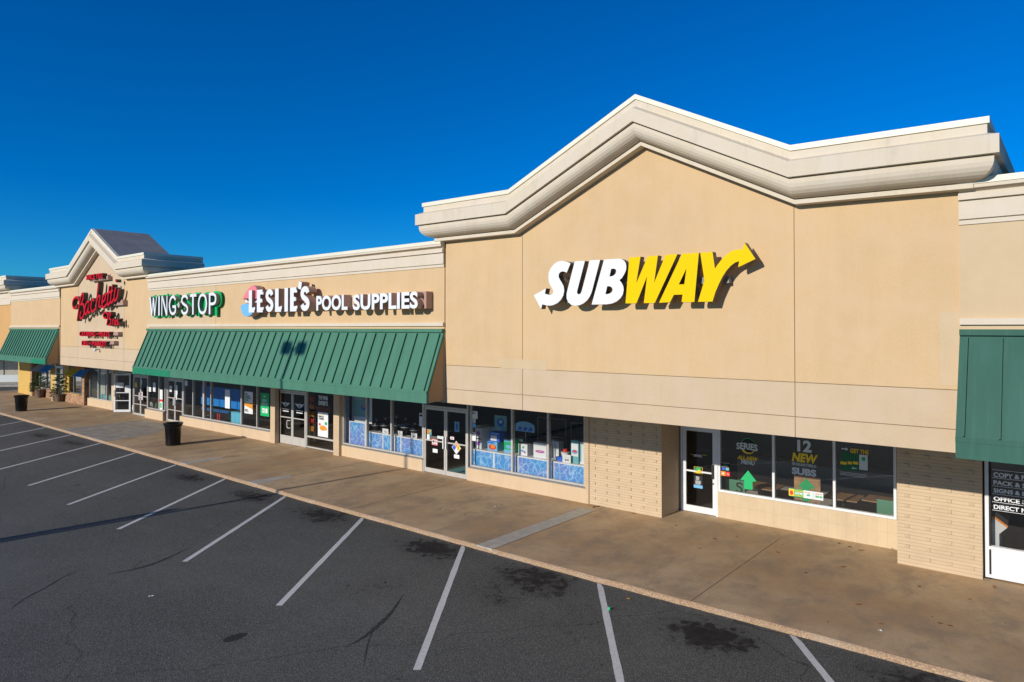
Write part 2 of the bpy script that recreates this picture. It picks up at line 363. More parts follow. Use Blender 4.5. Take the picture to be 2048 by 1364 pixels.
# ================================================================== GROUND
ZL=-.09
kerbline=[(-120,11.1),(-62,11.08),(-46.2,11.06),(-37.9,11.05),(-26.6,11.0),(-20.7,10.945),(-16.7,10.90),(-14.5,10.92),(-10.9,10.93),(-6.95,10.97),(-4.1,11.04),(-1.4,11.09),(3,11.1),(14,11.1)]
def asphalt():
    m,nt,p=nmat('asphalt'); p.inputs['Roughness'].default_value=.85; p.inputs['Specular IOR Level'].default_value=.35
    v=pos(nt); big=noise(nt,v,.22,4,.6); mid=noise(nt,v,1.6,5,.65); fine=noise(nt,v,70,3,.7); streak=noise(nt,pos(nt,(.5,2.2,1)),.8,5,.6)
    base=mixc(nt,ramp(nt,big,.35,.65),(.036,.037,.031),(.063,.064,.054))
    base=mixc(nt,ramp(nt,mid,.4,.75,0,.35),base,(.022,.021,.02))
    base=mixc(nt,ramp(nt,streak,.5,.78,0,.5),base,(.085,.086,.078)); g8=noise(nt,v,16,6,.8); base=mixc(nt,ramp(nt,g8,.48,.72,0,.55),base,(.022,.022,.019))
    base=mixc(nt,ramp(nt,fine,.40,.64,0,1),base,mixc(nt,.6,base,(.22,.22,.20)))
    sp=N(nt,'ShaderNodeTexVoronoi'); sp.inputs['Scale'].default_value=38; nt.links.new(v,sp.inputs['Vector'])
    base=mixc(nt,ramp(nt,sp.outputs['Distance'],.24,.1,0,.95),base,(.42,.41,.37))
    # drip spots
    vs=N(nt,'ShaderNodeTexVoronoi'); vs.inputs['Scale'].default_value=2.1; nt.links.new(v,vs.inputs['Vector'])
    sc=N(nt,'ShaderNodeSeparateColor'); nt.links.new(vs.outputs['Color'],sc.inputs[0])
    th=math_(nt,'MULTIPLY',math_(nt,'SUBTRACT',sc.outputs[0],.5,clamp=True),.16)
    spot=ramp(nt,math_(nt,'SUBTRACT',th,vs.outputs['Distance']),-.01,.01)
    base=mixc(nt,math_(nt,'MULTIPLY',spot,.7),base,(.015,.014,.014))
    # oil stains where cars stand
    px=[(1070,1160,.75,.55,1),(1420,1272,.62,.5,1),(862,1098,.8,.5,1),(650,1030,.9,.55,.9),(505,993,.9,.4,.9),(378,955,.9,.4,.8),(145,886,.9,.3,.8),(80,871,1,.3,.8),(1000,1190,.5,.4,.5),(120,905,1.,.3,.4),(1835,1362,.6,.4,.8),(760,1170,.4,.7,.35),(1150,1250,.7,.6,.3)]
    acc=None; nz=noise(nt,v,3.6,8,.72,.7)
    for x,y,rx,ry,st in px:
        c=G(x,y,ZL); mp=N(nt,'ShaderNodeVectorMath',operation='SUBTRACT'); nt.links.new(v,mp.inputs[0]); mp.inputs[1].default_value=(c[0],c[1],ZL)
        m2=N(nt,'ShaderNodeVectorMath',operation='MULTIPLY'); nt.links.new(mp.outputs[0],m2.inputs[0]); m2.inputs[1].default_value=(.72/rx,.72/ry,0)
        ln=N(nt,'ShaderNodeVectorMath',operation='LENGTH'); nt.links.new(m2.outputs[0],ln.inputs[0])
        f=math_(nt,'MULTIPLY',ramp(nt,ln.outputs['Value'],1.5,.0),st)
        acc=f if acc is None else math_(nt,'MAXIMUM',acc,f)
    stain=ramp(nt,math_(nt,'ADD',acc,math_(nt,'MULTIPLY',math_(nt,'SUBTRACT',nz,.5),3.2)),.42,.95)
    stain=math_(nt,'MULTIPLY',stain,ramp(nt,acc,.02,.3))
    base=mixc(nt,math_(nt,'MULTIPLY',stain,.9),base,(.008,.007,.006))
    vd=N(nt,'ShaderNodeTexVoronoi'); vd.inputs['Scale'].default_value=5.5
    wv=N(nt,'ShaderNodeVectorMath',operation='MULTIPLY_ADD'); wn=N(nt,'ShaderNodeTexNoise'); wn.inputs['Scale'].default_value=9; nt.links.new(v,wn.inputs['Vector']); nt.links.new(wn.outputs['Color'],wv.inputs[0]); wv.inputs[1].default_value=(.12,.12,0); nt.links.new(v,wv.inputs[2]); nt.links.new(wv.outputs[0],vd.inputs['Vector'])
    sd_=N(nt,'ShaderNodeSeparateColor'); nt.links.new(vd.outputs['Color'],sd_.inputs[0])
    dr=math_(nt,'MULTIPLY',math_(nt,'MULTIPLY',sd_.outputs[0],math_(nt,'SUBTRACT',acc,.05,clamp=True)),.85)
    base=mixc(nt,math_(nt,'MULTIPLY',ramp(nt,math_(nt,'SUBTRACT',dr,vd.outputs['Distance']),-.03,.04),.85),base,(.007,.006,.0055))
    base=mixc(nt,math_(nt,'MULTIPLY',acc,.35),base,(.022,.018,.015))
    # one solid patch
    c=G(470,1275,ZL); mp=N(nt,'ShaderNodeVectorMath',operation='SUBTRACT'); nt.links.new(v,mp.inputs[0]); mp.inputs[1].default_value=(c[0],c[1],ZL)
    m2=N(nt,'ShaderNodeVectorMath',operation='MULTIPLY'); nt.links.new(mp.outputs[0],m2.inputs[0]); m2.inputs[1].default_value=(1/.11,1/.2,0)
    ln=N(nt,'ShaderNodeVectorMath',operation='LENGTH'); nt.links.new(m2.outputs[0],ln.inputs[0])
    base=mixc(nt,ramp(nt,math_(nt,'ADD',ln.outputs['Value'],math_(nt,'MULTIPLY',nz,.5)),1.25,1.15,0,.85),base,(.012,.012,.012))
    # a hairline crack
    cr=N(nt,'ShaderNodeTexVoronoi',feature='DISTANCE_TO_EDGE'); cr.inputs['Scale'].default_value=.13
    w2=N(nt,'ShaderNodeVectorMath',operation='MULTIPLY_ADD'); nn=N(nt,'ShaderNodeTexNoise'); nn.inputs['Scale'].default_value=.8; nn.inputs['Detail'].default_value=5; nt.links.new(v,nn.inputs['Vector'])
    nt.links.new(nn.outputs['Color'],w2.inputs[0]); w2.inputs[1].default_value=(1.2,1.2,0); nt.links.new(v,w2.inputs[2]); nt.links.new(w2.outputs[0],cr.inputs['Vector'])
    base=mixc(nt,ramp(nt,cr.outputs[0],.0022,.0,0,.6),base,(.012,.012,.012))
    nt.links.new(base,p.inputs['Base Color']); bump(nt,p,fine,.7,.006); return m
def concrete():
    m,nt,p=nmat('sidewalk_concrete'); p.inputs['Roughness'].default_value=.75; p.inputs['Specular IOR Level'].default_value=.4
    v=pos(nt); a=noise(nt,v,.35,5,.6); b=noise(nt,pos(nt,(1.1,.7,1)),1.3,8,.72,.15); c=noise(nt,v,6,6,.7); f=noise(nt,v,120,2,.6); st=noise(nt,pos(nt,(.5,1.5,1)),.7,5,.6,.4)
    base=mixc(nt,ramp(nt,a,.35,.65),(.42,.255,.115),(.57,.40,.22))
    base=mixc(nt,ramp(nt,b,.42,.68,0,.8),base,(.25,.18,.115))
    base=mixc(nt,ramp(nt,st,.5,.78,0,.6),base,(.48,.29,.15))
    base=mixc(nt,ramp(nt,c,.5,.8,0,.3),base,(.19,.145,.10))
    base=mixc(nt,ramp(nt,noise(nt,v,22,5,.75),.5,.75,0,.45),base,(.17,.125,.08))
    base=mixc(nt,ramp(nt,f,.35,.65,0,.5),base,mixc(nt,.5,base,(.68,.56,.42)))
    vs=N(nt,'ShaderNodeTexVoronoi'); vs.inputs['Scale'].default_value=3.2; nt.links.new(v,vs.inputs['Vector'])
    sc=N(nt,'ShaderNodeSeparateColor'); nt.links.new(vs.outputs['Color'],sc.inputs[0])
    th=math_(nt,'MULTIPLY',math_(nt,'SUBTRACT',sc.outputs[0],.72,clamp=True),.22)
    base=mixc(nt,math_(nt,'MULTIPLY',ramp(nt,math_(nt,'SUBTRACT',th,vs.outputs['Distance']),-.004,.006),.75),base,(.03,.024,.02))
    nt.links.new(base,p.inputs['Base Color']); bump(nt,p,f,.35,.004); return m
def kerbm():
    m,nt,p=nmat('exposed_aggregate'); p.inputs['Roughness'].default_value=.85
    v=pos(nt); a=noise(nt,v,45,4,.75); b=noise(nt,v,1.2,4); base=mixc(nt,ramp(nt,a,.4,.62),(.28,.175,.10),(.55,.37,.22))
    base=mixc(nt,ramp(nt,b,.45,.7,0,.35),base,(.5,.4,.3)); nt.links.new(base,p.inputs['Base Color']); bump(nt,p,a,.8,.012); return m
M['asphalt']=asphalt(); M['concrete']=concrete(); M['kerb']=kerbm()
M['pale']=plain('pale_concrete',(.46,.42,.35),.8,var=.12,vs=4,bs=(100,.3,.003))
M['greyconc']=plain('grey_concrete',(.34,.30,.24),.8,var=.2,vs=2.2,bs=(100,.3,.003))
mb=MB(); mb.add([(-900,-600,ZL),(600,-600,ZL),(600,900,ZL),(-900,900,ZL)],[(0,1,2,3)]); struct(mb.build('parking_lot',M['asphalt']))
yb=lambda x: next(( a[1]+(b[1]-a[1])*(x-a[0])/(b[0]-a[0]) for a,b in zip(kerbline,kerbline[1:]) if a[0]<=x<=b[0]),11)
sw=[(x,y+.05) for x,y in kerbline if -62<=x]
mb=MB(); mb.slab(sw+[(14,24),(-62,24)],-.3,0); struct(mb.build('sidewalk',M['concrete']))
mb=MB(); seg=[(x,y) for x,y in kerbline if x>=-62]; pts=[]
for (x0,y0),(x1,y1) in zip(seg,seg[1:]):
    n=max(1,int((x1-x0)/.25)); pts+=[(x0+(x1-x0)*k/n,y0+(y1-y0)*k/n) for k in range(n)]
pts.append(seg[-1]); r2=random.Random(3); vs=[];fs=[]
for i,(x,y) in enumerate(pts):
    j=r2.uniform(-.008,.008); jz=r2.uniform(-.006,.0)
    vs+=[(x,y-.006+j,ZL-.05),(x,y+.0+j,-.022+jz),(x,y+.03+j,.001+jz*.3),(x,y+.052,.002),(x,y+.052,-.1)]
for i in range(len(pts)-1):
    for k in range(4): fs.append((i*5+k,(i+1)*5+k,(i+1)*5+k+1,i*5+k+1))
mb.add(vs,fs); struct(mb.build('kerb',M['kerb'],smooth=False))
mb=MB()
for x in (-5.18,-9.62,-14.6,-19.3,-23.9,-28.4,-33.2,-37.9,-42.6,-47.3,-52):
    mb.box(x-.007,x+.007,yb(x)+.03,15.6,-.01,.0035)
mb.box(-10.075,-10.065,yb(-10)+.06,14.95,-.01,.0036)
struct(mb.build('sidewalk_joint',M['joint']))
mb=MB()
mb.slab([(-10.07,yb(-10)+.0),(-9.63,yb(-9.6)+.0),(-9.63,14.93),(-10.06,14.98)],-.05,.0045)
mb.slab([(-24.3,11.0),(-23.75,10.99),(-23.8,12.35),(-24.1,12.4)],-.05,.0045); mb.slab([(-19.6,10.95),(-19.05,10.94),(-19.1,12.2),(-19.45,12.25)],-.05,.0045)
struct(mb.build('sidewalk_strip',M['pale']))
mb=MB(); mb.slab([(-36.4,11.06),(-31.1,11.04),(-31.6,13.2),(-33.5,14.8),(-37,15.0)],-.05,.0042); struct(mb.build('sidewalk_panel',M['greyconc']))
# parking lines
def paintm():
    m,nt,p=nmat('worn_white_paint'); p.inputs['Roughness'].default_value=.75
    v=pos(nt); a=noise(nt,v,14,6,.75); b=noise(nt,v,55,3,.7)
    base=mixc(nt,ramp(nt,a,.35,.7,0,.55),(.64,.635,.61),(.45,.44,.42)); base=mixc(nt,ramp(nt,b,.6,.72,0,.8),base,(.12,.12,.115)); nt.links.new(base,p.inputs['Base Color']); return m
M['paint']=paintm()
dv=Vector((.6,-.8)); nv=Vector((.8,.6))
for k in range(-1,15):
    x=-3.47-3.487*k; y=yb(x)+.0-.02; L=5.45 if k!=1 else 5.5
    r3=random.Random(k+20); a=Vector((x,y)); mb=MB(); n=26; le=[];re=[]
    wd=.055
    for i in range(n+1):
        t=i/n*L; p=a+dv*t; j1=r3.uniform(-.002,.002); j2=r3.uniform(-.002,.002)
        s0=.005 if i in (7,8,15,16) else 0
        le.append(p-nv*(wd+j1+s0)); re.append(p+nv*(wd+j2+s0))
    le[0].y=re[0].y=y-.02
    vs=[(q.x,q.y,ZL+.004) for q in le]+[(q.x,q.y,ZL+.004) for q in re]
    mb.add(vs,[(i,i+1,n+1+i+1,n+1+i) for i in range(n)]); struct(mb.build('parking_line',M['paint']))

def skid(pts,w,seed,name='skid_mark'):
    P=[Vector(G(*p,ZL)) for p in pts]; Q=smooth_pts([tuple(p) for p in P],n=10); r=random.Random(seed); mb=MB(); le=[];ri=[]
    for i,q in enumerate(Q):
        a=Vector(Q[max(0,i-1)]); b=Vector(Q[min(len(Q)-1,i+1)]); d=(b-a).normalized(); nn=Vector((-d.y,d.x)); t=i/(len(Q)-1); ww=w*max(.05,math.sin(math.pi*min(1,max(0,t))))*r.uniform(.6,1.1)
        le.append(Vector(q)+nn*ww); ri.append(Vector(q)-nn*ww)
    n=len(le); mb.add([(q.x,q.y,ZL+.003) for q in le]+[(q.x,q.y,ZL+.003) for q in ri],[(i,n+i,n+i+1,i+1) for i in range(n-1)]); struct(mb.build(name,M['tar']))
M['tar']=plain('tyre_rubber_smear',(.027,.0265,.024),.8,var=.5,vs=14)
skid([(808,1188),(782,1225),(755,1252),(722,1278),(690,1294)],.05,1); skid([(18,1222),(45,1200),(90,1176),(125,1155),(162,1139)],.022,2,'tar_crack'); skid([(380,1095),(300,1130),(210,1150)],.05,3); skid([(728,1330),(735,1290),(745,1262)],.012,4,'tar_crack')
# ================================================================== ARCHITECTURE
def panels(parent,x0,x1,zb,top,hz,vx,mats,y=YW,name='wall'):
    """stucco wall of panels with open joints over a dark backing; top(x) profile; hz joints heights; mats: per row function"""
    g=.006; mb=MB(); xs=[x0]+sorted(v for v in vx if x0<v<x1)+[x1]; zs=[zb]+list(hz)
    used=[]
    for i in range(len(xs)-1):
        a=xs[i]+(g if i else 0); b=xs[i+1]-(g if i<len(xs)-2 else 0)
        for j,z0 in enumerate(zs):
            m=mats(i,j)
            if m not in used: used.append(m)
            mi=used.index(m)
            if j<len(zs)-1: mb.box(a,b,y,y+.25,z0+(g if j else 0),zs[j+1]-g,mi)
            else:
                kx=[a]+[k for k in top[1] if a<k<b]+[b]
                mb.prism([(a,z0+(g if j else 0))]+[(b,z0+(g if j else 0))]+[(k,top[0](k)) for k in kx[::-1]],y,y+.25,mi)
    o=mb.build(name,[M[u] for u in used],parent)
    bk=MB(); bk.prism([(x0+.02,zb+.02),(x1-.02,zb+.02)]+[(k,top[0](k)-.02) for k in ([x0+.02]+[k for k in top[1] if x0<k<x1]+[x1-.02])[::-1]],y+.012,y+.24); bk.build('joint_backing',M['joint'],o)
    return o
def lin(pts):
    def f(x):
        for (a,za),(b,zb_) in zip(pts,pts[1:]):
            if a<=x<=b: return za+(zb_-za)*(x-a)/(b-a)
        return pts[0][1] if x<pts[0][0] else pts[-1][1]
    return f
k=K
BIG_CAP=[(-.3*k,0),(.42*k,0),(.42*k,-.095*k),(-.3*k,-.095*k)]
BIG=[(0,-.095*k),(.39*k,-.095*k),(.39*k,-.235*k),(.54*k,-.295*k),(.54*k,-.56*k),(.43*k,-.565*k),(.44*k,-.58*k),(.475*k,-.585*k),(.472*k,-.66*k),(.455*k,-.72*k),(.42*k,-.775*k),(.37*k,-.82*k),(.31*k,-.85*k),(.24*k,-.87*k),(.14*k,-.878*k),(.14*k,-.89*k),(.2*k,-.892*k),(.2*k,-.965*k),(0,-.97*k)]
def big_cornice(parent,xl,xr,pts,ret=2.1):
    """pts interior [(x,z)] of the top line incl. both ends; wraps round both ends"""
    zl=pts[0][1]; zr=pts[-1][1]
    path=[(xl,YW+ret,zl,-1,0),(xl,YW,zl,-1,-1)]+[(x,YW,z,0,-1) for x,z in pts[1:-1]]+[(xr,YW,zr,1,-1),(xr,YW+ret,zr,1,0)]
    mb=MB(); sweep(mb,path,BIG); c=mb.build('cornice',M['cornice'],parent)
    mb=MB(); sweep(mb,path,BIG_CAP); mb.build('cap',M['cap'],c); return c
SM_CAP=[(-.25*k,0),(.18*k,0),(.18*k,-.09*k),(-.25*k,-.09*k)]
SM=[(0,-.09*k),(.165*k,-.09*k),(.165*k,-.145*k),(.07*k,-.165*k),(.05*k,-.19*k),(.11*k,-.2*k),(.115*k,-.30*k),(.04*k,-.305*k),(.04*k,-.32*k),(.075*k,-.32*k),(.075*k,-.585*k),(.035*k,-.59*k),(.035*k,-.605*k),(.055*k,-.605*k),(.055*k,-.665*k),(0,-.67*k)]
def small_cornice(parent,xl,xr,z=SZ(6.91)):
    path=[(xl,YW,z,0,-1),(xr,YW,z,0,-1)]
    mb=MB(); sweep(mb,path,SM); c=mb.build('parapet_moulding',M['trim'],parent)
    mb=MB(); sweep(mb,path,SM_CAP); mb.build('cap',M['cap'],c)
    return c
zb_wall=SZ(2.82)
def shell(parent,x0,x1,ztop,ys,soffit=True):
    """hidden carcass: roof, back wall, soffit, interior"""
    mb=MB(); mb.box(x0+.02,x1-.02,YW+.25,30,ztop-1.1,ztop-.95); mb.build('roof',M['roofm'],parent)
    mb=MB(); mb.box(x0+.02,x1-.02,YW+.26,30,zb_wall+.04,zb_wall+.14); mb.build('soffit',M['ceil'],parent)
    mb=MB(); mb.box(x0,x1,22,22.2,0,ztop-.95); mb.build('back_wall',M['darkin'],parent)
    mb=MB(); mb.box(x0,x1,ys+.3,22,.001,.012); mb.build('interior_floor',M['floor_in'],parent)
def window(parent,x0,x1,z0,z1,Y,mulls,fr='alu',gl='glass',w=.05,dep=.1,mw=None,sill=None,transoms=()):
    """frame mesh with mullions; panes as its children"""
    mw=mw or w; mb=MB(); mb.box(x0,x1,Y,Y+dep,z0,z0+w); mb.box(x0,x1,Y,Y+dep,z1-w,z1); mb.box(x0,x0+w,Y,Y+dep,z0+w,z1-w); mb.box(x1-w,x1,Y,Y+dep,z0+w,z1-w)
    for m in mulls:
        m,ww=(m if isinstance(m,tuple) else (m,mw)); mb.box(m-ww/2,m+ww/2,Y-.012,Y+dep+.005,z0+w-.001,z1-w+.001)
    for t in transoms: mb.box(x0+w,x1-w,Y+.003,Y+dep-.003,t-.03,t+.03)
    o=mb.build('window',M[fr],parent)
    xs=[x0]+[m[0] if isinstance(m,tuple) else m for m in mulls]+[x1]
    for a,b in zip(xs,xs[1:]):
        p=MB(); p.box(a+.01,b-.01,Y+dep*.45,Y+dep*.45+.008,z0+.01,z1-.01); p.build('pane',M[gl],o)
    if sill:
        s=MB(); s.box(x0-.03,x1+.03,Y-.05,Y+.02,z0-.045,z0-.002); s.build('sill',M[sill],o)
    return o
def kick(parent,x0,x1,Y,z,mat='kick',dep=.2):
    mb=MB(); mb.box(x0,x1,Y,Y+dep,-.05,z); return mb.build('kick_wall',M[mat],parent)
def leaf_mb(x0,x1,Y,z0,z1,st,rt,rb,mid=None,dep=.05):
    mb=MB(); mb.box(x0,x0+st,Y,Y+dep,z0,z1); mb.box(x1-st,x1,Y,Y+dep,z0,z1); mb.box(x0+st,x1-st,Y,Y+dep,z1-rt,z1); mb.box(x0+st,x1-st,Y,Y+dep,z0,z0+rb)
    if mid: mb.box(x0+st,x1-st,Y+.005,Y+dep-.005,mid-.02,mid+.02)
    return mb
def door(parent,x0,x1,Y,z1,fr='alu',st=.06,rt=.08,rb=.12,mid=1.02,hand=1,handle='bar',gl='glass',bars=()):
    mb=leaf_mb(x0,x1,Y,.015,z1,st,rt,rb,mid)
    for b in bars: mb.box(x0+st,x1-st,Y+.006,Y+.044,b-.018,b+.018)
    d=mb.build('door',M[fr],parent)
    p=MB(); p.box(x0+st-.01,x1-st+.01,Y+.02,Y+.028,.015+rb-.01,z1-rt+.01); p.build('pane',M[gl],d)
    hx=x1-st*.9 if hand>0 else x0+st*.9; h=MB()
    if handle=='bar': h.box(hx-.02,hx+.02,Y-.06,Y-.035,.85,1.25); h.box(hx-.012,hx+.012,Y-.036,Y+.002,.88,.91); h.box(hx-.012,hx+.012,Y-.036,Y+.002,1.19,1.22)
    elif handle=='loop':
        s=-hand; pts=[(hx,Y-.01,.98),(hx,Y-.07,.98),(hx+s*.16,Y-.07,.98),(hx+s*.2,Y-.07,.94),(hx+s*.2,Y-.07,.72),(hx+s*.16,Y-.07,.68),(hx,Y-.07,.68),(hx,Y-.01,.68)]
        for a,b in zip(pts,pts[1:]): h.tube(a,b,.013)
    h.build('handle',M['alud'] if handle=='dark' else M['white'],d)
    return d
def dframe(parent,x0,x1,Y,z1,top,fr='alu',w=.05):
    mb=MB(); mb.box(x0,x0+w,Y-.02,Y+.12,0,top); mb.box(x1-w,x1,Y-.02,Y+.12,0,top); mb.box(x0+w,x1-w,Y-.02,Y+.12,z1+.005,z1+.06)
    if top-z1>.2: mb.box(x0+w,x1-w,Y-.02,Y+.12,top-.05,top)
    f=mb.build('door_frame',M[fr],parent)
    if top-z1>.2:
        p=MB(); p.box(x0+w,x1-w,Y+.04,Y+.048,z1+.06,top-.05); p.build('transom',M['glassd'],f)
    return f

# ------------------------------------------------------------------ gabled block right of centre (sandwich shop)
XL,XR=S(-12.32),S(-1.37)
yc=YW-.42*K
subA=thing('shop_building','tall tan stucco shop block with the widest, lowest-pitched gabled cornice and a recessed corner door','building',((XL+XR)/2,YW,0))
cp=[W(a,b,yc) for a,b in ((846,406),(1016,379),(1270,188),(1580,290),(1981,231))]
cpts=[(XL,cp[0][1]),(cp[1][0],cp[1][1]),(cp[2][0],cp[2][1]),(cp[3][0],cp[3][1]),(XR,cp[4][1])]
tl=lin([(a,b-.9*K) for a,b in cpts])
panels(subA,XL,XR,zb_wall,(tl,[p[0] for p in cpts]),[SZ(3.17),SZ(3.765)],[X(1045,YW,600),X(1589,YW,600)],lambda i,j:'lower' if j<2 else 'upper')
big_cornice(subA,XL,XR,cpts,ret=2.6)
a0,a1=X(1001,YW,727),X(1093,YW,727); mb=MB(); mb.box(a0,a1,YW-.002,YW+.001,Z(1045,738,YW),Z(1045,719,YW)); mb.build('paint_patch',M['mid'],subA)
a0=X(1880,YW); mb=MB(); mb.box(a0,XR-.01,YW-.002,YW+.001,Z(1880,770,YW),Z(1880,625,YW)); mb.build('paint_patch',M['mid'],subA)
shell(subA,XL,XR,7.4,16.15)
YP=15.42; zt=zb_wall+.04
x0,x1=X(1178,YP,900),X(1323,YP,900)
def pilaster(parent,x0,x1,Y,depth,cols,rows,z0=.18,dz=.2):
    mb=MB(); mb.box(x0,x1,Y,Y+depth,-.05,zt,0)
    b=mb
    for i in range(cols):
        cx=x0+.17+(x1-x0-.34)*i/max(1,cols-1)
        for j in range(rows):
            zz=z0+j*dz; b.box(cx-.042,cx+.042,Y-.022,Y+.002,zz-.03,zz+.03,1)
    o=mb.build('pilaster',[M['brick'],M['brickside'],M['brickstack']],parent)
    for q in o.data.polygons[:6]:
        if abs(q.normal.y)>.7: q.material_index=2
    return o
pilaster(subA,x0,x1,YP,1.05,6,12)
xa,xb=X(1794,15.47,1000),X(1964,15.47,1000)
pilaster(subA,xa,xb,15.47,1.0,4,12)
Ysub=16.4
xd0,xd1=X(1362,Ysub,950),X(1436,Ysub,950); 
dframe(subA,xd0,xd1,Ysub,2.18,zt,'white',.05)
mb=leaf_mb(xd0+.055,xd1-.055,Ysub,.015,2.17,.085,.1,.16,1.05); d=mb.build('door',M['white'],subA)
p=MB(); p.box(xd0+.13,xd1-.13,Ysub+.02,Ysub+.028,.16,2.08); p.build('pane',M['glass'],d)
h=MB(); hx=xd1-.12; h.box(hx-.03,hx+.02,Ysub-.05,Ysub-.02,.93,1.28); h.box(hx-.01,hx+.01,Ysub-.021,Ysub+.002,1.0,1.03); h.box(hx-.01,hx+.01,Ysub-.021,Ysub+.002,1.18,1.21); h.build('handle',M['blackmat'],d)
h=MB(); h.tube((hx,Ysub-.012,.8),(hx,Ysub+.002,.8),.02); h.build('lock',M['blackmat'],d)
zsl=Z(1436,983,Ysub); xs0,xs1=xd1,X(1791,Ysub,1000)
window(subA,xs0,xs1+.02,zsl,zt,Ysub,[X(1547,Ysub,950),X(1668.5,Ysub,950)],'white','glassd',.055,.1)
kick(subA,xs0,xs1+.05,Ysub-.02,zsl-.003,'block',.25)
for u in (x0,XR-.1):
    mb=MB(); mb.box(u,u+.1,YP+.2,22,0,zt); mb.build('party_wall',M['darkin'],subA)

# ------------------------------------------------------------------ long middle block
XL2=S(-29.72)
midB=thing('shop_building','long low tan shop block with flat stepped parapet behind the longest green awning','building',((XL2+XL)/2,YW,0))
zc=SZ(6.91); topf=(lambda x:zc-.05,[])
panels(midB,XL2,XL,zb_wall,topf,[SZ(4.64)],[X(431.6,YW-.03,600)],lambda i,j:'mid' if i==0 else 'upper',y=YW-.03)
small_cornice(midB,XL2,XL)
def band(parent,a,b):
    mb=MB(); mb.box(a,b,YW-.085,YW-.03,SZ(4.75),SZ(4.842)); mb.build('string_course',M['trim'],parent)
band(midB,XL2,XL)
shell(midB,XL2,XL-.0,6.9,15.5)
# storefront of the pool shop
YL=15.42
zs=Z(938,932,YL)
xa,xb=X(940.5,YL,900),X(1170,YL,900)
window(midB,xa,xb,zs,zt,YL,[X(1024,YL,900),X(1096,YL,900)],'alu','glass',.045,.1,.06,sill='alud')
kick(midB,X(936,YL,900),x0,YL-.04,zs-.045)
mb=MB(); mb.box(xb,x0+.01,YL-.035,YL+.2,-.05,zt); mb.build('brick_return',M['brick'],midB)
dx0,dx1=X(846,YL,900),X(937,YL,900); dm=(dx0+dx1)/2+.02
dframe(midB,dx0,dx1,YL,2.13,zt,'alu',.055)
door(midB,dx0+.06,dm-.004,YL,2.125,st=.065,rb=.14,mid=1.05,hand=1)
door(midB,dm+.004,dx1-.06,YL,2.125,st=.065,rb=.14,mid=1.05,hand=-1)
zl=Z(685,887.5,YL); xa2=X(685.5,YL,880); 
window(midB,xa2,dx0,zl,zt,YL,[X(732.6,YL,850),X(782.4,YL,850)],'alu','glass',.045,.1,.06,sill='alud')
kick(midB,xa2-.1,dx0,YL-.04,zl-.045)
# brick piers and wing shop
YB=15.27
pa,pb=X(666.6,YB,880),X(677.8,YB,880)
mb=MB(); mb.box(pa,pb,YB,YL+.25,-.05,zt); mb.build('brick_pier',M['brick'],midB)
mb=MB(); mb.box(pb,xa2,YL-.03,YL+.2,-.05,zt); mb.build('brick_pier',M['brick'],midB)
YG=15.5
wx0,wx1=X(612.5,YG,860),pa
window(midB,wx0,wx1+.02,.03,zt,YG,[],'alu','glassd',.05,.1,transoms=(Z(640,877,YG),))
ex0,ex1=X(557.5,YG,860),wx0
dframe(midB,ex0,ex1,YG,2.13,zt,'alu',.05); em=(ex0+ex1)/2
door(midB,ex0+.055,em-.004,YG,2.125,st=.07,rb=.33,mid=1.08,hand=1,handle='loop',gl='glassd')
door(midB,em+.004,ex1-.055,YG,2.125,st=.07,rb=.33,mid=1.08,hand=-1,handle='none',gl='glassd')
qa,qb=X(540.5,YB,860),X(549.5,YB,860)
mb=MB(); mb.box(qa,qb,YB,YG+.25,-.05,zt); mb.build('brick_pier',M['brick'],midB)
mb=MB(); mb.box(qb,ex0,YG-.05,YG+.2,-.05,zt); mb.build('brick_pier',M['brick'],midB)
YV=15.36; zv=Z(450,845.5,YV)
va=X(366,YV,830)
window(midB,va,qa,zv,zt,YV,[X(385.8,YV,800),(X(407,YV,800),.14),X(421.7,YV,800),(X(482.6,YV,800),.07),X(514,YV,800)],'alu','glass',.045,.1,.05,sill='alud')
kick(midB,X(361,YV,830),qa,YV-.04,zv-.045)
ga,gb=X(329.5,YV,830),X(362,YV,830)
dframe(midB,ga,gb,YV+.1,2.13,zt,'alu',.06); gm=(ga+gb)/2
door(midB,ga+.065,gm-.004,YV+.1,2.12,st=.06,rb=.1,mid=1.2,hand=1,bars=(.6,)); door(midB,gm+.004,gb-.065,YV+.1,2.12,st=.06,rb=.1,mid=1.2,hand=-1,bars=(.6,))
ha,hb=X(294.5,YV,820),ga
zw=Z(310,819,YV)
window(midB,ha,hb,zw,zt,YV,[X(317.5,YV,800)],'alu','glass',.045,.1,.05,sill='alud')
kick(midB,X(291,YV,830),X(327,YV,830),YV-.04,zw-.045)

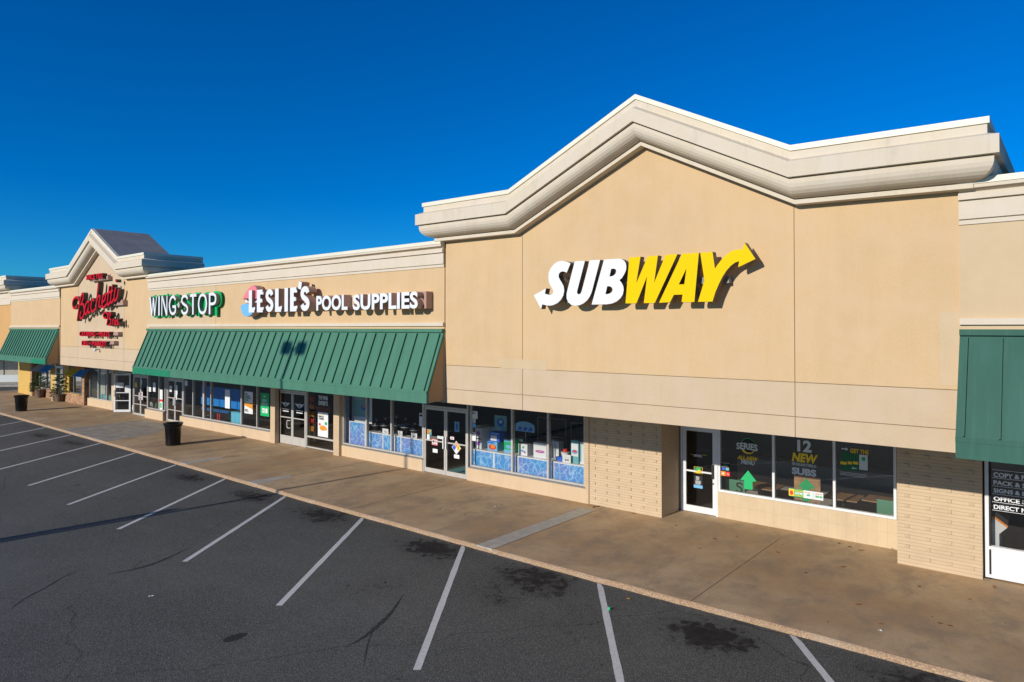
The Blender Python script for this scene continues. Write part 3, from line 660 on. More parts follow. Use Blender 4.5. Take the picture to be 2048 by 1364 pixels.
# ------------------------------------------------------------------ gabled deli block
XL3=S(-40.35); XR3=XL2
deli=thing('shop_building','tan shop block with the steep small gable and grey shingled roof behind it','building',((XL3+XR3)/2,YW,0))
gp=[(XL3,SZ(7.76)),(S(-37.9),SZ(7.77)),(S(-35.0),SZ(9.28)),(S(-32.0),SZ(7.79)),(XR3,SZ(7.79))]
tl3=lin([(a,b-.9*K) for a,b in gp])
panels(deli,XL3,XR3,zb_wall,(tl3,[p[0] for p in gp]),[SZ(3.23),SZ(3.78)],[X(156,YW),X(248,YW)],lambda i,j:'lower' if j<2 or i==1 else 'upper')
big_cornice(deli,XL3,XR3,gp,ret=1.95)
shell(deli,XL3,XR3,7.4,15.6)
mb=MB(); rz=.02
pk=gp[2];vl=gp[1];vr=gp[3]; y0,y1=YW-.30,YW+2.0
for a,b in ((vl,pk),(pk,vr)):
    mb.add([(a[0],y0,a[1]+rz),(b[0],y0,b[1]+rz),(b[0],y1,b[1]+rz),(a[0],y1,a[1]+rz),(a[0],y0,a[1]-.04),(b[0],y0,b[1]-.04),(b[0],y1,b[1]-.04),(a[0],y1,a[1]-.04)],[(0,1,2,3),(7,6,5,4),(0,4,5,1),(1,5,6,2),(2,6,7,3),(3,7,4,0)])
mb.build('gable_roof',M['roof'],deli)
mb=MB(); mb.prism([(vl[0],vl[1]-.05),(vr[0],vr[1]-.05),(pk[0],pk[1]-.05)],y1-.05,y1-.02); mb.build('gable_back',M['cornice'],deli)
mb=MB(); mb.box(XL3,XR3,YW+.5,YW+1.9,SZ(7.5),SZ(7.62)); mb.build('parapet_roof',M['roofm'],deli)
YD=15.55
da,db=X(178,YD,790),X(223.4,YD,790); zd=Z(200,799.5,YD)
window(deli,da,db,zd,zt,YD,[X(196.8,YD,780),X(213.3,YD,780)],'alu','glass',.045,.1,.06)
kick(deli,X(176,YD,790),X(227,YD,790),YD-.03,zd-.002)
mb=MB(); mb.box(db,X(228,YD,790),YD-.02,YD+.2,-.05,zt); mb.build('jamb_wall',M['kick'],deli)
ja,jb=X(262.5,YV,790),X(292,YV,790)
dframe(deli,ja,jb,YV+.1,2.13,zt,'alu',.06); jm=(ja+jb)/2
door(deli,ja+.065,jm-.004,YV+.1,2.12,st=.06,rb=.1,mid=1.05,hand=1,bars=(.6,)); door(deli,jm+.004,jb-.065,YV+.1,2.12,st=.06,rb=.1,mid=1.05,hand=-1,bars=(.6,))
ka,kb=X(228,YD,790),ja
dframe(deli,ka,kb,YD+.05,2.16,zt,'alu',.05)
# open door leaf, swung outwards
L0,L1=G(227,825),G(261,825); lw=math.hypot(L1[0]-L0[0],L1[1]-L0[1])
mbl=leaf_mb(0,lw,0,.03,2.16,.09,.09,.13,.66); mbl.box(.09,lw-.09,.006,.044,1.08,1.12); od=mbl.build('door',M['white'],deli)
p=MB(); p.box(.08,lw-.08,.02,.028,.15,2.08); po=p.build('pane',M['glass']); po.parent=od
h=MB(); h.box(.03,.07,-.06,-.035,.9,1.25); h.box(.04,.06,-.036,.002,.92,.95); h.box(.04,.06,-.036,.002,1.2,1.23); ho=h.build('handle',M['alu']); ho.parent=od
pp=MB(); pp.box(.12,.55,-.004,.018,1.38,1.66); pp.box(.62,.9,-.004,.018,1.13,1.5); q=pp.build('notice',M['paper']); q.parent=od
od['label']='white framed glass door leaf standing open outwards'
od.matrix_parent_inverse=world_of(deli).inverted(); od.location=(L0[0],L0[1],0); od.rotation_euler=(0,0,math.atan2(L1[1]-L0[1],L1[0]-L0[0]))
mb=MB(); mb.box(X(168.3,15.5,790),X(169.3,15.5,790),15.5,19,0,zt); mb.box(X(168.5,15.5,790),X(177,YD,790),17.5,17.6,0,zt); mb.box(X(176.3,15.5,790),X(177.6,15.5,790),15.55,17.6,0,zt); mb.build('recess_wall',M['alud'],deli)

# ------------------------------------------------------------------ left block with second green awning
XL4=S(-48.8)
left=thing('shop_building','low tan shop block behind the short green awning, left of the steep gable','building',((XL4+XL3)/2,YW,0))
panels(left,XL4,XL3,zb_wall,topf,[SZ(4.64)],[],lambda i,j:'upper',y=YW-.03)
small_cornice(left,XL4,XL3); band(left,XL4,XL3); shell(left,XL4,XL3,6.9,15.6)
YK=15.5
def col(px0,px1,z0,z1,mat,name,par,y=YK,dep=.25,yy=None):
    a,b=X(px0,y,790),X(px1,y,790); mb=MB(); mb.box(a,b,yy or y,y+dep,z0,z1); return mb.build(name,M[mat],par)
zk=Z(83,776,YK)
# ------------------------------------------------------------------ far left block
XL5=X(35,15.3,780)-.2
far=thing('shop_building','orange-tan block at the left edge with yellow painted storefront and deep cornice return','building',((XL5+XL4)/2,YW,0))
zf=SZ(6.09)
mb=MB(); mb.box(XL5,XL4,YW-.01,YW+.3,zb_wall,SZ(6.2)); mb.build('wall',M['orange'],far)
mb=MB(); mb.box(XL5,XL4+.02,YW-.06,YW+.3,SZ(6.1),SZ(6.48)); mb.box(XL5,XL4,YW-.045,YW+.3,SZ(6.49),SZ(6.85)); mb.build('frieze',M['trim'],far)
xr5=XL4-.0
big_cornice(far,XL5,S(-48.75),[(XL5,SZ(7.79)),(S(-48.75),SZ(7.79))],ret=1.95)
mb=MB(); mb.box(XL5,S(-48.8),YW+.5,YW+1.9,SZ(7.5),SZ(7.62)); mb.build('parapet_roof',M['roofm'],far)
shell(far,XL5,XL4,7.2,15.6)
col(36,49,-.05,zt,'yellow','painted_wall',far,15.35); col(49,60,-.05,zt,'yellow','painted_wall',far,15.28); col(60,63.2,-.05,zt,'rawbrick','brick_pier',far,15.25)
a,b=X(36,15.35,790),X(36,15.35,790)
col(63,101.6,-.05,zk,'rawbrick','kick_wall',far,15.45); 
window(far,X(70,YK),X(101.6,YK),zk,zt,YK,[X(80,YK),X(93.5,YK)],'alu','glass',.05,.1,.06)
col(63.2,70,zk,zt,'yellow','painted_wall',far,YK)
col(101.6,111.5,-.05,zt,'yellow','painted_wall',left,YK); col(101.6,111.6,-.05,zk,'rawbrick','kick_wall',left,15.45)
dfa,dfb=X(111.5,YK),X(127,YK); dframe(left,dfa,dfb,YK,2.15,zt,'white',.07); door(left,dfa+.08,dfb-.08,YK,2.14,'white',st=.08,rb=.14,hand=1)
col(127,138,-.05,zt,'yellow','painted_wall',left,YK); 
window(left,X(138,YK),X(163.8,YK),zk,zt,YK,[X(148,YK)],'alud','glass',.06,.1,.09)
col(127,164,-.05,zk-.03,'rawbrick','kick_wall',left,15.4,.09); mb=MB(); mb.box(X(137,YK),X(164,YK),15.36,15.6,zk-.03,zk); mb.build('ledge',M['yellow'],left)
col(163.8,168.2,-.05,zt,'rawbrick','brick_pier',left,15.38)

# ------------------------------------------------------------------ right block (print shop)
rt=thing('shop_building','print shop block cut off by the right edge, behind the nearest dark green awning','building',(4,YW,0))
XE=9.
panels(rt,XR,XE,zb_wall,topf,[SZ(4.64)],[],lambda i,j:'lower' if j<1 else 'mid',y=YW-.03); small_cornice(rt,XR,XE); band(rt,XR,XE); shell(rt,XR,XE,6.9,15.6)
YR=15.6; ra=X(1970,YR,1050)
zr=Z(1972,1094,YR)
window(rt,ra,XE,.03,zt,YR,[1.2,3.6],'white','glassd',.06,.1,.06,transoms=(zr,))
mb=MB(); mb.box(ra+.05,1.17,YR+.02,YR+.06,.08,zr-.03); mb.box(1.23,3.57,YR+.02,YR+.06,.08,zr-.03); mb.build('lower_panel',M['letw'],rt)
mb=MB(); mb.box(XR+.01,ra,YR+.01,YR+.2,-.05,zt); mb.build('jamb_wall',M['blackmat'],rt)
# ================================================================== AWNINGS
ya0,ya1=11.04,YW-.035
zt1,zf1,zf0=SZ(4.65),SZ(3.13),SZ(2.845)
def awning(xl,xr,label,seams,patch=None,name='awning',gm='green'):
    t=thing(name,label,'awning',((xl+xr)/2,ya1,zf0),'green standing seam awnings over the storefronts')
    mb=MB(); 
    v=[(xl,ya0,zf1),(xr,ya0,zf1),(xr,ya1,zt1),(xl,ya1,zt1)]
    mb.add([*v,*[(x,y+.03,z-.03) for x,y,z in v]],[(0,1,2,3),(7,6,5,4),(0,4,5,1),(1,5,6,2),(2,6,7,3),(3,7,4,0)]); pn=mb.build('slope_panel',M[gm],t)
    sb=MB(); sl=Vector((0,ya1-ya0,zt1-zf1)).normalized(); nr=Vector((0,-sl.z,sl.y))
    for x in seams:
        h=.045; a=Vector((x,ya0,zf1))+sl*.02; b=Vector((x,ya1,zt1))-sl*.1
        vs=[]
        for p in (a,b):
            for dx,hh in ((-.011,-.002),(.011,-.002),(.011,h),(-.011,h)): vs.append(tuple(p+Vector((dx,0,0))+nr*hh))
        sb.add(vs,[(0,1,5,4),(1,2,6,5),(2,3,7,6),(3,0,4,7),(0,3,2,1),(4,5,6,7)])
    sb.build('seams',M[gm],pn)
    mb=MB(); mb.box(xl-.01,xr+.01,ya1-.08,ya1+.01,zt1-.055,zt1+.03); mb.build('top_flashing',M[gm],t)
    mb=MB(); mb.box(xl-.005,xr+.005,ya0-.012,ya0+.03,zf0,zf1+.012,0); f=mb.build('fascia',M[gm],t)
    mb=MB(); mb.box(xl-.01,xr+.01,ya0-.022,ya0-.01,zf1-.045,zf1+.016); mb.build('fascia_trim',M[gm],f)
    if patch:
        mb=MB(); mb.box(patch[0],patch[1],ya0-.016,ya0-.011,zf0+.005,zf1-.05); mb.build('paint_patch',M['greenfresh'],f)
    for x in (xl,xr):
        s=.012 if x==xr else -.012
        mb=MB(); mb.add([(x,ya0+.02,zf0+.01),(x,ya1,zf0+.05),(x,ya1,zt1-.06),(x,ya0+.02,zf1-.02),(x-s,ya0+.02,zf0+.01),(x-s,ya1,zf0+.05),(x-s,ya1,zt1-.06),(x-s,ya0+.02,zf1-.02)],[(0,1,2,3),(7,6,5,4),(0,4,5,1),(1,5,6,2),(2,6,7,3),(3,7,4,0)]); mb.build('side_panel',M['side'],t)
        mb=MB(); e=.055
        o1,o2=(x,x+s*.9)
        mb.add([(o1,ya0,zf0),(o1,ya0+e,zf0),(o1,ya0+e,zf1-.03),(o1,ya1,zt1-.14),(o1,ya1,zt1),(o1,ya0,zf1),(o2,ya0,zf0),(o2,ya0+e,zf0),(o2,ya0+e,zf1-.03),(o2,ya1,zt1-.14),(o2,ya1,zt1),(o2,ya0,zf1)],[(0,1,2,5),(5,2,3,4),(6,11,8,7),(11,10,9,8),(0,6,7,1),(1,7,8,2),(2,8,9,3),(3,9,10,4),(4,10,11,5),(5,11,6,0)]); mb.build('edge_trim',M[gm],t)
    mb=MB(); mb.add([(xl,ya0+.03,zf0+.004),(xr,ya0+.03,zf0+.004),(xr,ya1,zf0+.045),(xl,ya1,zf0+.045),(xl,ya0+.03,zf0+.012),(xr,ya0+.03,zf0+.012),(xr,ya1,zf0+.053),(xl,ya1,zf0+.053)],[(3,2,1,0),(4,5,6,7),(0,1,5,4),(1,2,6,5),(2,3,7,6),(3,0,4,7)]); mb.build('underside',M['trim'],t)
    return t
def arr(a,b,step,off): 
    r=[];x=b-off
    while x>a+.05: r.append(x); x-=step
    return r
xr_=X(856,ya0,790); xr_=XL-.01
awning(XL2-.02,xr_,'longest green standing seam awning, over the wing and pool shops',arr(XL2,xr_,.40,.085),(XL2,X(340,ya0,760)))
awning(XL4+.0,S(-40.42),'short green awning at far left with a bright green paint patch at its right end',arr(XL4,S(-40.4),.40,.09),(X(64,ya0),S(-40.42)-.02))
xr0=XR+.01
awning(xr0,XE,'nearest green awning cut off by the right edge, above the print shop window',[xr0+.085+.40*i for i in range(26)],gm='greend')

# ================================================================== SIGNS
def zpx(pts,s,ox,oy,Y): return [W(ox+a/s,oy+b/s,Y) for a,b in pts]
YF=YW-.33
sg=thing('wall_sign','largest wall sign, white and yellow slanted letters with an arrow at both ends','sign',(S(-6.7),YW,SZ(5.4)))
s1,s2,s3,s4=10.492,10.913,10.494,9.094
Sp=[(80,950),(335,805),(312,915),(370,935),(430,941),(475,915),(490,880),(480,830),(450,775),(420,730),(395,660),(383,560),(395,470),(440,370),(500,300),(580,245),(680,226),(770,245),(850,280),(770,475),(740,460),(690,448),(640,460),(605,500),(600,560),(625,620),(670,690),(705,760),(718,850),(700,950),(650,1040),(580,1110),(500,1150),(420,1168),(340,1160),(258,1140),(232,1240)]
Up=[(322,250),(543,237),(380,870),(370,920),(380,952),(405,968),(430,965),(455,940),(475,890),(650,225),(875,213),(705,870),(680,950),(640,1030),(590,1100),(510,1165),(420,1205),(330,1215),(250,1200),(180,1140),(145,1060),(142,970),(160,880)]
Bp=[(960,210),(1270,190),(1340,200),(1400,235),(1435,290),(1448,360),(1440,440),(1400,530),(1350,610),(1295,657),(1340,710),(1380,790),(1390,870),(1370,970),(1320,1050),(1240,1120),(1140,1165),(1020,1185),(690,1190)]
Bh=[[(1115,412),(1180,405),(1218,425),(1228,460),(1215,510),(1180,550),(1135,572),(1080,580)],[(1030,790),(1085,790),(1130,815),(1150,860),(1135,910),(1095,945),(1040,962),(990,965)]]
Wp=[(195,262),(430,243),(340,805),(580,240),(795,218),(715,795),(955,208),(1205,190),(730,1215),(500,1220),(568,655),(345,1222),(115,1225)]
Ap=[(1300,185),(1655,162),(1560,1195),(1292,1197),(1312,1040),(1130,1045),(1050,1200),(818,1212)]; Ah=[[(1395,490),(1350,825),(1232,828)]]
Yp=[(187,325),(408,304),(453,612),(500,540),(580,440),(660,360),(740,300),(830,268),(960,257),(992,137),(1190,435),(875,585),(895,475),(820,500),(740,560),(660,650),(590,760),(530,880),(460,1040),(408,1210),(145,1215),(262,825)]
lw_=[M['letw'],M['letside']]; ly_=[M['lety'],M['letside']]
outline([zpx(Sp,s1,1060,500,YF)],YF,.15,lw_,sg); outline([zpx(Up,s2,1120,500,YF)],YF,.15,lw_,sg)
outline([zpx(Bp,s2,1120,500,YF)]+[zpx(q,s2,1120,500,YF) for q in Bh],YF,.15,lw_,sg)
outline([zpx(Wp,s3,1240,490,YF)],YF,.15,ly_,sg); outline([zpx(Ap,s3,1240,490,YF),zpx(Ah[0],s3,1240,490,YF)],YF,.15,ly_,sg); outline([zpx(Yp,s4,1380,470,YF)],YF,.15,ly_,sg)
for px,py in ((1128,560),(1142,600),(1200,545),(1260,560),(1330,560),(1403,562),(1452,560),(1410,590),(1150,530),(1490,520)):
    a,b=W(px,py,YW-.06); mb=MB(); mb.box(a-.09,a+.09,YW-.15,YW,b-.06,b+.06); mb.build('mounting_bracket',M['alud'],sg)

def glyph_text(word,box,Y,th,w,mats,parent,glyphs,adv,name='letter',serif=0,top=None):
    """word from stroke glyphs inside box (x0,x1,z0,z1)"""
    x0,x1,z0,z1=box; tot=sum(adv.get(c,1) for c in word); u=(x1-x0)/tot; x=x0
    for c in word:
        a=adv.get(c,1)*u; g=glyphs.get(c)
        if g:
            mb=MB(); gap=.07*a; gx0=x+gap+w*.5; gw=a-2*gap-w
            zz0,zz1=(z0,z1)
            for st in g:
                pts,kind=st[0],st[1]; ww=w*(st[2] if len(st)>2 else 1)
                P=[(gx0+gw*p[0],zz0+w*.5*(1 if kind!='v' else 0)+(zz1-zz0-(w if kind!='v' else 0))*p[1]) for p in pts]
                stroke(mb,P,ww,Y,th,closed=(kind=='o'),smooth=kind in('s','o'))
            mb.build(name,mats,parent)
        x+=a
SG={'S':[([(.95,.80),(.80,.95),(.5,1.0),(.18,.93),(.04,.76),(.2,.60),(.5,.5),(.82,.40),(.97,.24),(.82,.07),(.5,0),(.2,.05),(.03,.2)],'s')],
'O':[([(.5,1),(.85,.88),(1,.5),(.85,.12),(.5,0),(.15,.12),(0,.5),(.15,.88)],'o')],
'G':[([(.95,.80),(.75,.96),(.5,1),(.17,.86),(0,.5),(.17,.14),(.5,0),(.75,.04),(.95,.16),(.95,.42)],'s'),([(.5,.42),(1.05,.42)],'l')],
'P':[([(.08,0),(.08,1)],'v',1.1),([(.08,1),(.6,1),(.9,.92),(1,.75),(.9,.56),(.6,.48),(.08,.48)],'s')],
'T':[([(.5,0),(.5,1)],'v',1.1),([(-.05,1),(1.05,1)],'l')],
'I':[([(.5,0),(.5,1)],'v',1.2)],
'N':[([(.05,0),(.05,1)],'v',.75),([(.95,0),(.95,1)],'v',.75),([(.08,1),(.92,0)],'v',1.1)],
'W':[([(-.02,1),(.27,0)],'v',1.1),([(.27,0),(.5,.95)],'v',.6),([(.5,.95),(.74,0)],'v',1.1),([(.74,0),(1.02,1)],'v',.6)],
'L':[([(.12,0),(.12,1)],'v',1.25),([(.0,0),(1.0,0)],'l'),([(1.0,0),(1.05,.17)],'l',.5)],
'E':[([(.12,0),(.12,1)],'v',1.25),([(.0,0),(1.0,0)],'l'),([(.0,1),(.95,1)],'l'),([(.1,.52),(.8,.52)],'l',.8),([(1.0,0),(1.05,.15)],'l',.5),([(.95,1),(1.0,.86)],'l',.5),([(.8,.6),(.8,.42)],'l',.4)],
'U':[([(.06,1),(.06,.3),(.2,.06),(.5,0),(.8,.06),(.94,.3),(.94,1)],'s')],
"'":[([(.55,1),(.45,.55)],'v',1.3)],
'.':[([(.3,.5),(.5,.58),(.7,.5),(.5,.42)],'o',.9)]}
ws=thing('wall_sign','white serif wall letters with bright green outline behind them, above the longest awning','sign',(X(370,YW),YW,SZ(5.4)))
yf=YW-.30; yb2=YW-.15
bx=(X(298,yf,620),X(434,yf,620),Z(432,628,yf),Z(432,585,yf))
advw={'W':1.25,'I':.42,'N':1.05,'G':1.15,'.':.45,'S':1.1,'T':1.0,'O':1.25,'P':1.05}
glyph_text('WING.STOP',bx,yf,.13,.095,[M['letw'],M['retg']],ws,SG,advw)
e=.06
glyph_text('WING.STOP',(bx[0]-e,bx[1]+e,bx[2]-e,bx[3]+e),yb2,.04,.22,[M['grn'],M['grn']],ws,SG,advw,name='green_backer')
ls=thing('wall_sign',"white pool shop letters on a tan raceway with pink and blue round emblem",'sign',(X(640,YW),YW,SZ(5.4)))
yl=YW-.45; tn=[M['letw'],M['lettan']]
bx=(X(496,yl,600),X(621,yl,600),Z(496,625.2,yl),Z(496,581,yl)); 
adl={'L':.95,'E':1.0,'S':1.1,'I':.55,"'":.0}
glyph_text('LESLIE',(bx[0],X(597.5,yl,600),bx[2],bx[3]),yl,.26,.15,tn,ls,SG,{'L':.98,'E':1.0,'S':1.08,'I':.62})
sx0,sx1=X(599,yl,600),X(621,yl,600)
glyph_text('S',(sx0,sx1,bx[2],Z(600,573,yl)),yl,.26,.16,tn,ls,SG,{'S':1})
mb=MB(); stroke(mb,[W(601,563.5,yl),W(599,578,yl)],.15,yl,.26,smooth=False); mb.build('apostrophe',tn,ls)
p0=(X(632.5,yl,605),X(695,yl,605),Z(633,621.6,yl),Z(633,591,yl))
lettering('POOL',p0[0],p0[1],p0[2],p0[3]-.01,yl,.26,tn,ls,bold=.035,sp=1.02)
p1=(X(706,yl,605),X(835.5,yl,605),Z(706,620,yl),Z(706,588,yl))
lettering('SUPPLIES',p1[0],p1[1],Z(835,617,yl),Z(835,582.5,yl),yl,.26,tn,ls,bold=.035,sp=1.04)
mb=MB(); ry=YW-.19; mb.box(X(500,ry),X(853,ry),ry,YW-.0,Z(700,617,ry),Z(700,594,ry)); mb.build('raceway',M['raceway'],ls)
mb=MB(); ex=X(851,ry,605); mb.box(X(842,ry),X(856,ry),ry-.06,YW,Z(850,617,ry),Z(850,583,ry)); mb.build('raceway_end',M['lettan'],ls)
mb=MB(); 
ye=YW-.34; es=12.047
pinkp=[(175,525),(215,440),(270,350),(330,260),(390,205),(430,188),(480,205),(515,250),(535,320),(548,430),(550,510),(520,500),(495,520),(470,495),(445,520),(415,500),(385,520),(350,495),(320,515),(285,495),(262,515),(235,495),(210,530)]
bluep=[(140,680),(200,645),(260,625),(330,645),(380,660),(440,630),(490,690),(500,760),(470,830),(400,890),(330,925),(270,940),(215,920),(170,850),(145,760)]
outline([zpx(pinkp,es,470,555,ye)],ye,.24,[M['pink'],M['lettan']],ls,'emblem'); outline([zpx(bluep,es,470,555,ye)],ye,.24,[M['lblue'],M['lettan']],ls,'emblem')
sw_=[(245,560),(275,530),(300,565),(340,575),(500,575),(525,545),(530,600),(440,610),(300,600),(260,610)]
outline([zpx(sw_,es,470,555,ye)],ye,.24,[M['letw'],M['lettan']],ls,'emblem')
# deli sign
yd_=YW-.33
ds=thing('wall_sign','red script deli sign on the steep gable with smaller lettering lines above and below','sign',(X(200,YW),YW,SZ(5.6)))
rd=[M['letr'],M['letside']]
def script(strokes,s,ox,oy,w,name='letter'):
    for grp in strokes:
        mb=MB()
        for st in grp: stroke(mb,zpx(st,s,ox,oy,yd_),w,yd_,.2,smooth=len(st)>2)
        mb.build(name,rd,ds)
B1=[[(190,960),(130,1045),(85,1020),(65,930),(85,820),(150,745),(215,755),(245,850),(248,960),(235,1080),(215,1200),(195,1340),(190,1390)],[(225,1150),(250,960),(285,780),(330,645),(362,670),(352,790),(325,880),(290,950)],[(290,950),(345,925),(385,1000),(392,1110),(372,1220),(320,1315),(280,1300),(278,1220),(300,1130)]]
scr=[B1,[[(525,880),(470,870),(430,960),(405,1080),(412,1190),(440,1200),(480,1090),(525,880),(500,1080),(505,1170),(545,1130)]],
[[(650,850),(620,790),(585,880),(565,1010),(580,1110),(615,1135),(690,1050)]],
[[(700,1080),(720,850),(745,600),(765,400),(775,370),(770,480),(725,820)],[(715,900),(760,740),(800,700),(815,760),(795,890),(795,1000),(850,990)]],
[[(880,900),(945,810),(968,720),(940,655),(900,730),(875,860),(880,980),(915,1020),(1000,920)]],
[[(1070,440),(1035,750),(1022,910),(1045,950),(1095,870)],[(1000,650),(1170,560)]],
[[(1160,395),(1122,700),(1112,860),(1140,890),(1195,790)]],
[[(1240,480),(1205,690),(1202,800),(1235,830),(1285,720),(1320,520)]],[[(1235,275),(1265,310)]]]
script(scr,13.642,140,540,.09)
br=[[[(660,835),(632,830),(618,790),(640,755),(672,765),(685,820),(668,935)],[(690,800),(712,755),(728,775),(700,840)],[(700,840),(728,860),(720,925),(695,935)]],[[(752,930),(756,870),(775,850)]],[[(795,860),(780,900),(792,932),(808,895),(795,860)]],[[(835,850),(818,870),(832,905),(818,932)]],[[(850,922),(856,930)]]]
for grp in br:
    mb=MB()
    for st in grp: stroke(mb,[W(120+a/7.18*1.0,520+b/7.18,yd_) for a,b in st],.07,yd_,.2,smooth=len(st)>2)
    mb.build('letter',rd,ds)
lettering('SINCE 1932',X(172,yd_,555),X(205,yd_,555),Z(172,560.4,yd_),Z(172,550,yd_)-.0,yd_,.2,rd,ds,bold=.03)
lettering('CATERING \u2022 MEATS',X(158.5,yd_,667),X(219,yd_,667),Z(158.5,672.3,yd_),Z(158.5,662.8,yd_),yd_,.2,rd,ds,bold=.03)
lettering('DELI \u2022 MARKET',X(163,yd_,685),X(212.5,yd_,685),Z(163,690.8,yd_),Z(163,681.3,yd_),yd_,.2,rd,ds,bold=.03)
mb=MB(); ry=YW-.18
for a,b,c,d in ((180,216,552,559),(165,246,600,610),(215,240,643,650),(170,236,664,671),(175,228,682,689)): mb.box(X(a,ry,c),X(b,ry,c),ry,YW,Z(b,d,ry),Z(b,c,ry))
mb.build('raceway',M['lettan'],ds)
t=thing('security_camera','small white dome camera on the deli wall beneath the red lettering','camera',(X(192,YW),YW,Z(192,700,YW)))
a,b=W(192,700,YW-.15); mb=MB(); mb.tube((a,YW,b+.03),(a,YW-.16,b+.03),.03); mb.build('mount',M['white'],t)
mb=MB(); mb.lathe([(.001,-.07),(.05,-.05),(.07,0),(.06,.05),(.001,.07)],(a,YW-.18,b),14); mb.build('dome',M['letw'],t,smooth=True)
# ================================================================== PRINTS, POSTERS AND WINDOW LETTERING
def rectpx(px0,px1,yt,yb,Y): return (X(px0,Y,(yt+yb)/2),X(px1,Y,(yt+yb)/2),Z(px0,yb,Y),Z(px0,yt,Y))
def panel(r,Y,mat,name,parent=None,th=.006):
    mb=MB(); mb.box(r[0],r[1],Y,Y+th,r[2],r[3]); return mb.build(name,M[mat],parent)
class Poster:
    """a flat sheet; sub-marks placed by fractions of the sheet (u from left, v from bottom)"""
    def __init__(s,r,Y,mat,label=None,cat='poster',name='poster',parent=None,th=.006):
        s.r=r; s.Y=Y; s.o=panel(r,Y,mat,name,parent,th); s.n=1
        if label: tag(s.o,label,cat)
    def q(s,u0,u1,v0,v1): r=s.r; w=r[1]-r[0]; h=r[3]-r[2]; return (r[0]+u0*w,r[0]+u1*w,r[2]+v0*h,r[2]+v1*h)
    def rect(s,u0,u1,v0,v1,mat,name='print'):
        q=s.q(u0,u1,v0,v1); s.n+=1; panel(q,s.Y-.0012*s.n,mat,name,s.o,.001); return s
    def poly(s,pts,mat,name='print'):
        r=s.r; w=r[1]-r[0]; h=r[3]-r[2]; s.n+=1; mb=MB(); y=s.Y-.0012*s.n
        mb.prism([(r[0]+u*w,r[2]+v*h) for u,v in pts],y,y+.001); mb.build(name,M[mat],s.o); return s
    def disc(s,u,v,ru,rv,mat,name='print',n=20): return s.poly([(u+ru*math.cos(2*math.pi*i/n),v+rv*math.sin(2*math.pi*i/n)) for i in range(n)],mat,name)
    def text(s,t,u0,u1,v0,v1,mat,bold=.02,slant=0,arc=0):
        q=s.q(u0,u1,v0,v1); s.n+=1; lettering(t,*q,s.Y-.0012*s.n,.001,M[mat],s.o,bold=bold,slant=slant,arc=arc); return s
    def lines(s,u0,u1,v0,v1,n,mat):
        mb=MB(); s.n+=1; r2=random.Random(n); y=s.Y-.0012*s.n
        for i in range(n):
            a=s.q(u0,u0+(u1-u0)*r2.uniform(.6,1),v0+(v1-v0)*i/n,v0+(v1-v0)*(i+.45)/n); mb.box(a[0],a[1],y,y+.001,a[2],a[3])
        mb.build('text_lines',M[mat],s.o); return s
# glass centre planes
gY=lambda Y:Y+.045
# --- sandwich shop windows
Yi=Ysub+.036
def wl(name_label,r,Y=Yi,cat='window lettering'):
    t=thing('window_decal',name_label,cat,((r[0]+r[1])/2,Y,r[2])); t['_n']=0; return t
def z1(x,y): return W(1430+x/9.093,860+y/9.093,Yi)
def z2(x,y): return W(1560+x/7.58,860+y/7.58,Yi)
def zt_box(f,x0,x1,yt,yb): a=f(x0,yb); b=f(x0,yt); c=f(x1,yb); return (a[0],c[0],a[1],b[1])
t=wl('SERIES badge with yellow swoosh above the words ALL-NEW MENU on dark glass',zt_box(z1,390,790,205,360))
cx,cz=z1(600,292); rr=.185
mb=MB(); mb.prism([(cx+rr*math.cos(a*math.pi/16),cz+rr*1.02*math.sin(a*math.pi/16)) for a in range(32)],Yi+.002,Yi+.003); mb.build('badge',M['blackmat'],t)
mb=MB()
for a0_,a1_,m_,w0,w1 in ((212,335,'yelink',.05,.01),(20,160,'greenink',.006,.012)):
    n=24; mb=MB(); vs=[]
    for i in range(n+1):
        a=R(a0_+(a1_-a0_)*i/n); ww=w0+(w1-w0)*i/n
        for q in (rr-ww,rr+.004): vs.append((cx+q*math.cos(a),Yi,cz+q*math.sin(a)*1.02))
    mb.add(vs,[(2*i,2*i+1,2*i+3,2*i+2) for i in range(n)]); mb.build('swoosh',M[m_],t)
lettering('SERIES',*zt_box(z1,390,775,215,335),Yi-.002,.001,M['greyink'],t,bold=.03,arc=.12)
lettering('ALL-NEW',*zt_box(z1,415,775,455,530),Yi,.001,M['yelink'],t,bold=.035,slant=.2)
lettering('MENU',*zt_box(z1,478,720,540,615),Yi,.001,M['greyink'],t,bold=.035,slant=.15)
t=thing('arrow_sign','bright green paper arrow pointing up in the first window beside the white door','sign',(*z1(600,1080)[:1],Yi,z1(600,1080)[1]))
mb=MB(); mb.prism([z1(*p) for p in ((600,735),(755,935),(682,938),(682,1088),(530,1072),(530,912),(460,905))],Yi,Yi+.003); mb.build('arrow',M['greenink'],t)
Pst=Poster(zt_box(z1,108,190,745,825),Yi,'orangeink','small orange square sticker, left one of a touching pair low on the glass','sticker',name='sticker'); Pst.disc(.5,.55,.2,.22,'letw')
Pst=Poster(zt_box(z1,192,270,757,837),Yi,'redink','small red-orange square sticker with white bird shape beside the orange one','sticker',name='sticker'); Pst.poly([(.3,.65),(.6,.6),(.78,.4),(.55,.3),(.5,.48)],'letw')
Pst=Poster(zt_box(z1,115,262,590,735),Yi,'blackmat','small black sticker with thin white border above the two orange stickers','sticker',name='sticker'); Pst.rect(0,1,.96,1,'greyink').rect(.08,.45,.1,.4,'bluei').rect(.55,.95,.1,.42,'tealbox').rect(0,.9,.5,.53,'greyink').rect(.35,.75,.7,.78,'greenink')
